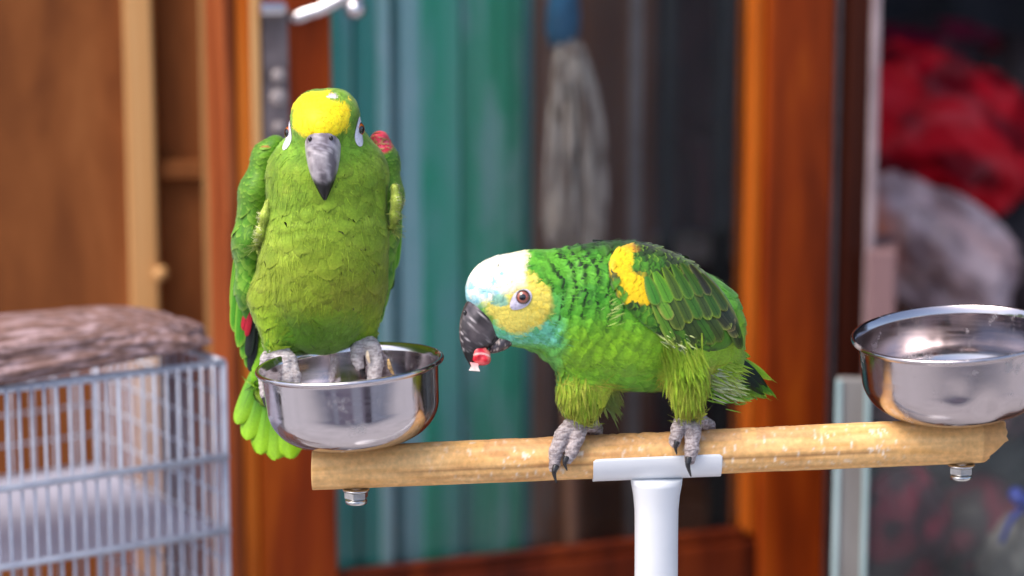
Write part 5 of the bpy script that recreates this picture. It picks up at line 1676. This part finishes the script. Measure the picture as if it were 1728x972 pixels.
tag(mesh_obj('covert_feathers', to_world(sh[0]), sh[1], M['plumage'], wg, True, sh[2], normals=coat_normals(wing_sdf, sh[0], sh[3], .55)), kind='stuff')
def layer(p): return body_only(p) - 13
def on_wing(px, py, up=0.0):
    p = C3(px, py, -160)[None]
    r = march(layer, p, np.array([0, 0, 1.0]), n=80)[0]
    if not np.isfinite(r).all() or abs(layer(r[None])[0]) > 6:
        # beyond the shell: carry on at the depth of its nearest rim
        k = np.argmin(np.abs(pxof(V)[0] - px) + np.abs(pxof(V)[1] - py))
        r = C3(px, py, V[k][2])
    r = r.copy(); r[2] -= up
    return r
def wquill(a, b, wd, up, ci, ce, cs=None, **kw):
    u_ = rng.random()
    ci = tuple(int(round(v_)) for v_ in (np.array(ci) * (.62 + .42 * u_) + np.array((14, 0, 8)) * (u_ < .35)))
    cs = tuple(int(v_ * .55) for v_ in ci)
    ce = tuple(int(v_ * (.8 + .25 * rng.random())) for v_ in ce)
    pa, pb = on_wing(*a, up), on_wing(*b, up)
    n = grad(layer, ((pa + pb) / 2)[None])[0]
    n = n * .6 + np.array([0, 0, -1.0]) * .4
    return quill('flight_feather', pa, pb, wd, n, wg, ci, ce, cs, sdf=(lambda p, u=up: layer(p) - u), lift=(0, 2), camber=.12, **kw)
GI, GE = (60, 108, 36), (120, 152, 58)
# primaries first (undermost), then secondaries, then the greater coverts over their roots
for a, b, wd, ci, ce in (((1204, 476), (1264, 592), 13, (44, 92, 34), (92, 142, 56)), ((1194, 464), (1256, 572), 17, (64, 70, 50), (136, 148, 92)), ((1180, 470), (1262, 572), 12, (46, 88, 34), (92, 140, 56)), ((1190, 480), (1250, 560), 16, (52, 62, 40), (150, 160, 90)), ((1172, 478), (1244, 556), 17, (62, 66, 44), (158, 168, 92)),
                         ((1160, 486), (1228, 578), 16, GI, GE), ((1150, 492), (1212, 582), 15, GI, GE), ((1140, 498), (1196, 584), 15, (58, 108, 34), GE), ((1130, 502), (1180, 584), 14, (64, 116, 36), GE),
                         ((1122, 506), (1166, 586), 13, (60, 110, 34), GE), ((1112, 508), (1152, 586), 12, (70, 122, 40), (168, 190, 84)), ((1104, 510), (1140, 576), 11, (92, 142, 50), (178, 198, 96))):
    wquill(a, b, wd, 3, ci, ce, tuple(int(v_ * .6) for v_ in ci))
for a, b, wd, ci, ce in (((1192, 462), (1236, 526), 13, (58, 84, 42), (124, 140, 74)), ((1176, 462), (1222, 538), 13, (60, 104, 40), (132, 158, 70)), ((1160, 462), (1206, 540), 13, (64, 112, 42), (134, 164, 68)),
                         ((1146, 466), (1188, 540), 13, (58, 104, 38), (128, 160, 66)), ((1132, 472), (1170, 546), 13, (66, 118, 42), (140, 172, 70)), ((1118, 480), (1154, 558), 15, (84, 142, 46), (160, 192, 74)),
                         ((1104, 484), (1136, 540), 12, (96, 148, 56), (172, 196, 100)),
                         ((1172, 446), (1206, 500), 12, (56, 78, 44), (118, 140, 74)), ((1156, 444), (1190, 502), 12, (60, 100, 42), (104, 130, 60)), ((1140, 446), (1172, 506), 12, (64, 112, 44), (120, 150, 64)),
                         ((1124, 450), (1152, 508), 12, (70, 122, 44), (128, 166, 64)), ((1108, 458), (1134, 512), 13, (82, 142, 48), (136, 178, 66)), ((1094, 466), (1112, 516), 12, (60, 122, 44), (110, 160, 62))):
    wquill(a, b, wd, 5, ci, ce, tuple(int(v_ * .6) for v_ in ci))
# pale loose feathers along the lower border of the wing
tf = join3(tuft([(1084, 515, -92), (1105, 535, -98), (1118, 548, -98)], 60, 30, 1.00, (150, 176, 84), (214, 220, 164), (.75, -.65, -.1)),
           tuft([(1112, 548, -96), (1130, 568, -92), (1148, 580, -84)], 60, 24, 1.10, (150, 184, 84), (224, 226, 176), (.8, -.6, 0)),
           tuft([(1020, 520, -118), (1032, 540, -120)], 30, 24, 0.55, (150, 180, 96), (204, 216, 150), (.8, .35, -.15)))
tag(mesh_obj('loose_feathers', to_world(tf[0]), tf[1], M['plumage'], wg, True, tf[2]), kind='stuff')
# dark edge of the far wing along the back
for a, b, wd in (((1000, 405, -14), (1100, 414, 4), 9), ((1046, 404, -6), (1150, 433, 14), 11), ((1080, 408, 0), (1186, 462, 20), 11), ((1110, 418, 4), (1216, 500, 26), 11), ((1140, 436, 8), (1244, 540, 34), 11)):
    quill('back_feather', C3(*a), C3(*b), wd, (.1, .9, -.5), rp_root, (36, 44, 36), (92, 96, 92), (20, 26, 20), lift=(0, 4))
quill('red_feather', C3(1222, 548, 20), C3(1246, 574, 26), 7, (0, .2, -1), rp_root, (200, 36, 44), (190, 40, 40))
# tail
for a, b, wd, ci, ce in (((1215, 590, 70), (1304, 668, 112), 11, (58, 112, 30), (120, 170, 50)), ((1215, 585, 74), (1300, 640, 116), 9, (118, 168, 44), (160, 196, 70)), ((1210, 580, 70), (1262, 602, 96), 9, (104, 160, 44), (156, 196, 70)),
                         ((1225, 592, 40), (1288, 650, 66), 13, (16, 28, 14), (30, 50, 22)), ((1222, 604, 36), (1284, 660, 62), 12, (18, 30, 16), (50, 84, 30)), ((1200, 618, 56), (1290, 670, 94), 12, (104, 164, 52), (140, 186, 66)),
                         ((1196, 630, 52), (1270, 672, 88), 12, (112, 182, 92), (132, 196, 110)), ((1190, 640, 50), (1258, 668, 80), 12, (120, 176, 66), (150, 190, 90))):
    quill('tail_feather', C3(*a), C3(*b), wd, (.15, .3, -1), rp_root, ci, ce, lift=(0, 3), ragged=.06, pointed=.9)
tf = join3(tuft([(1185, 600, 0), (1205, 612, 10), (1222, 620, 30)], 198, 40, 2.00, (140, 182, 60), (176, 200, 90), (.8, -.45, .25)),
           tuft([(1190, 628, 0), (1210, 640, 14), (1230, 646, 34)], 176, 34, 1.70, (206, 208, 170), (150, 188, 90), (.9, -.35, .3)),
           tuft([(1190, 650, 10), (1215, 656, 24), (1240, 660, 50)], 132, 26, 1.50, (110, 180, 84), (150, 190, 80), (.9, -.25, .3)))
tag(mesh_obj('tail_coverts', to_world(tf[0]), tf[1], M['plumage'], rp_root, True, tf[2]), kind='stuff')
# feet
FR = ((138, 124, 122), (182, 168, 166), (204, 194, 192))
pr = [[(C3(984, 690, -24), 20), (C3(974, 713, -26), 19.5), (C3(950, 734, -41), 13.5), (C3(938, 762, -48), 11.5), (C3(935, 789, -46), 9)],
      [(C3(978, 712, -26), 17), (C3(974, 738, -43), 12.5), (C3(966, 760, -50), 10.5), (C3(958, 776, -49), 8)],
      [(C3(980, 712, -22), 17), (C3(997, 716, -14), 13), (C3(1006, 724, 8), 11), (C3(1008, 742, 36), 10)],
      [(C3(976, 712, -18), 15), (C3(960, 722, 6), 12), (C3(950, 736, 30), 10)]]
f1 = foot(rp_root, pr, 4, *lohi(pr), FR, h=1.6)
claw(f1, cpts((938, 786, -52), (935, 798, -56), (939, 815, -48)), 6.2)
claw(f1, cpts((956, 771, -55), (953, 782, -58), (957, 794, -52)), 5.8)
claw(f1, cpts((1008, 740, 38), (1009, 760, 46), (1006, 776, 40)), 5.6)
pr = [[(C3(1164, 684, -34), 20), (C3(1166, 708, -28), 20), (C3(1169, 732, -43), 13.5), (C3(1167, 756, -50), 11.5), (C3(1164, 776, -50), 9)],
      [(C3(1160, 706, -28), 18), (C3(1145, 722, -44), 12), (C3(1139, 742, -50), 9.5), (C3(1139, 749, -52), 8)],
      [(C3(1166, 704, -26), 17), (C3(1182, 711, -10), 13), (C3(1196, 718, 10), 10.5), (C3(1200, 732, 34), 9.5)],
      [(C3(1160, 704, -22), 15), (C3(1148, 714, 4), 12), (C3(1142, 728, 30), 10)]]
f2 = foot(rp_root, pr, 4, *lohi(pr), FR, h=1.6)
claw(f2, cpts((1162, 772, -56), (1161, 786, -60), (1166, 804, -53)), 6.4)
claw(f2, cpts((1143, 745, -59), (1140, 754, -60), (1142, 767, -54)), 5.4)
claw(f2, cpts((1200, 730, 36), (1202, 748, 44), (1199, 764, 40)), 5.4)

# fruit held in the beak
fr_c = C3(811, 599, -74)
def fruit_sd(p):
    q = p - fr_c
    return smin([ell(q, np.array([0., 0, 0]), (14, 18, 12)), ell(q, np.array([6., -4, -2.]), (11, 13, 10)), ell(q, np.array([-5., 6, -2.]), (8, 10, 9))], 4)
V, Q = nets(fruit_sd, fr_c - 26, fr_c + 26, 1.5)
V = V + grad(fruit_sd, V) * ((vnoise(V, .16, 3) - .5) * 3.4)[:, None]
q = V - fr_c
c = mixc(lin(206, 18, 40), lin(232, 92, 92), sstep(.4, .7, vnoise(V, .12, 9)))
c = mixc(c, lin(238, 150, 128), sstep(6, 16, q[:, 0] + .4 * q[:, 1]) * .7)
c = mixc(c, lin(244, 196, 188), .8 * sstep(2.2, .8, np.abs(q[:, 1] - 3 + .02 * q[:, 0] ** 2)) * (q[:, 2] < 0))
fo = mesh_obj('fruit_piece', to_world(V), Q, M['fruit'], None, True, c)
tag(fo, 'torn red piece of fruit with a pale scrap, held in a parrot beak', 'fruit')
def bits():
    V = np.array([(793, 611), (808, 613), (807, 619), (810, 626.5), (791, 625), (795, 618)], float)
    A = [C3(x, y, -80) for x, y in V]; B = [C3(x, y + 1, -70) for x, y in V]
    F = [[0, 1, 2, 5], [5, 2, 3, 4]]
    n = 6
    Fs = [f[::-1] for f in F] + [[i + n for i in f] for f in F] + [[i, (i + 1) % n, (i + 1) % n + n, i + n] for i in range(n)]
    col = np.array([lin(240, 160, 160), lin(240, 160, 160), lin(246, 206, 196), lin(252, 238, 226), lin(252, 238, 226), lin(246, 206, 196)] * 2)
    mesh_obj('pale_scrap', to_world(np.array(A + B)), Fs, M['fruit'], fo, False, col)
bits()
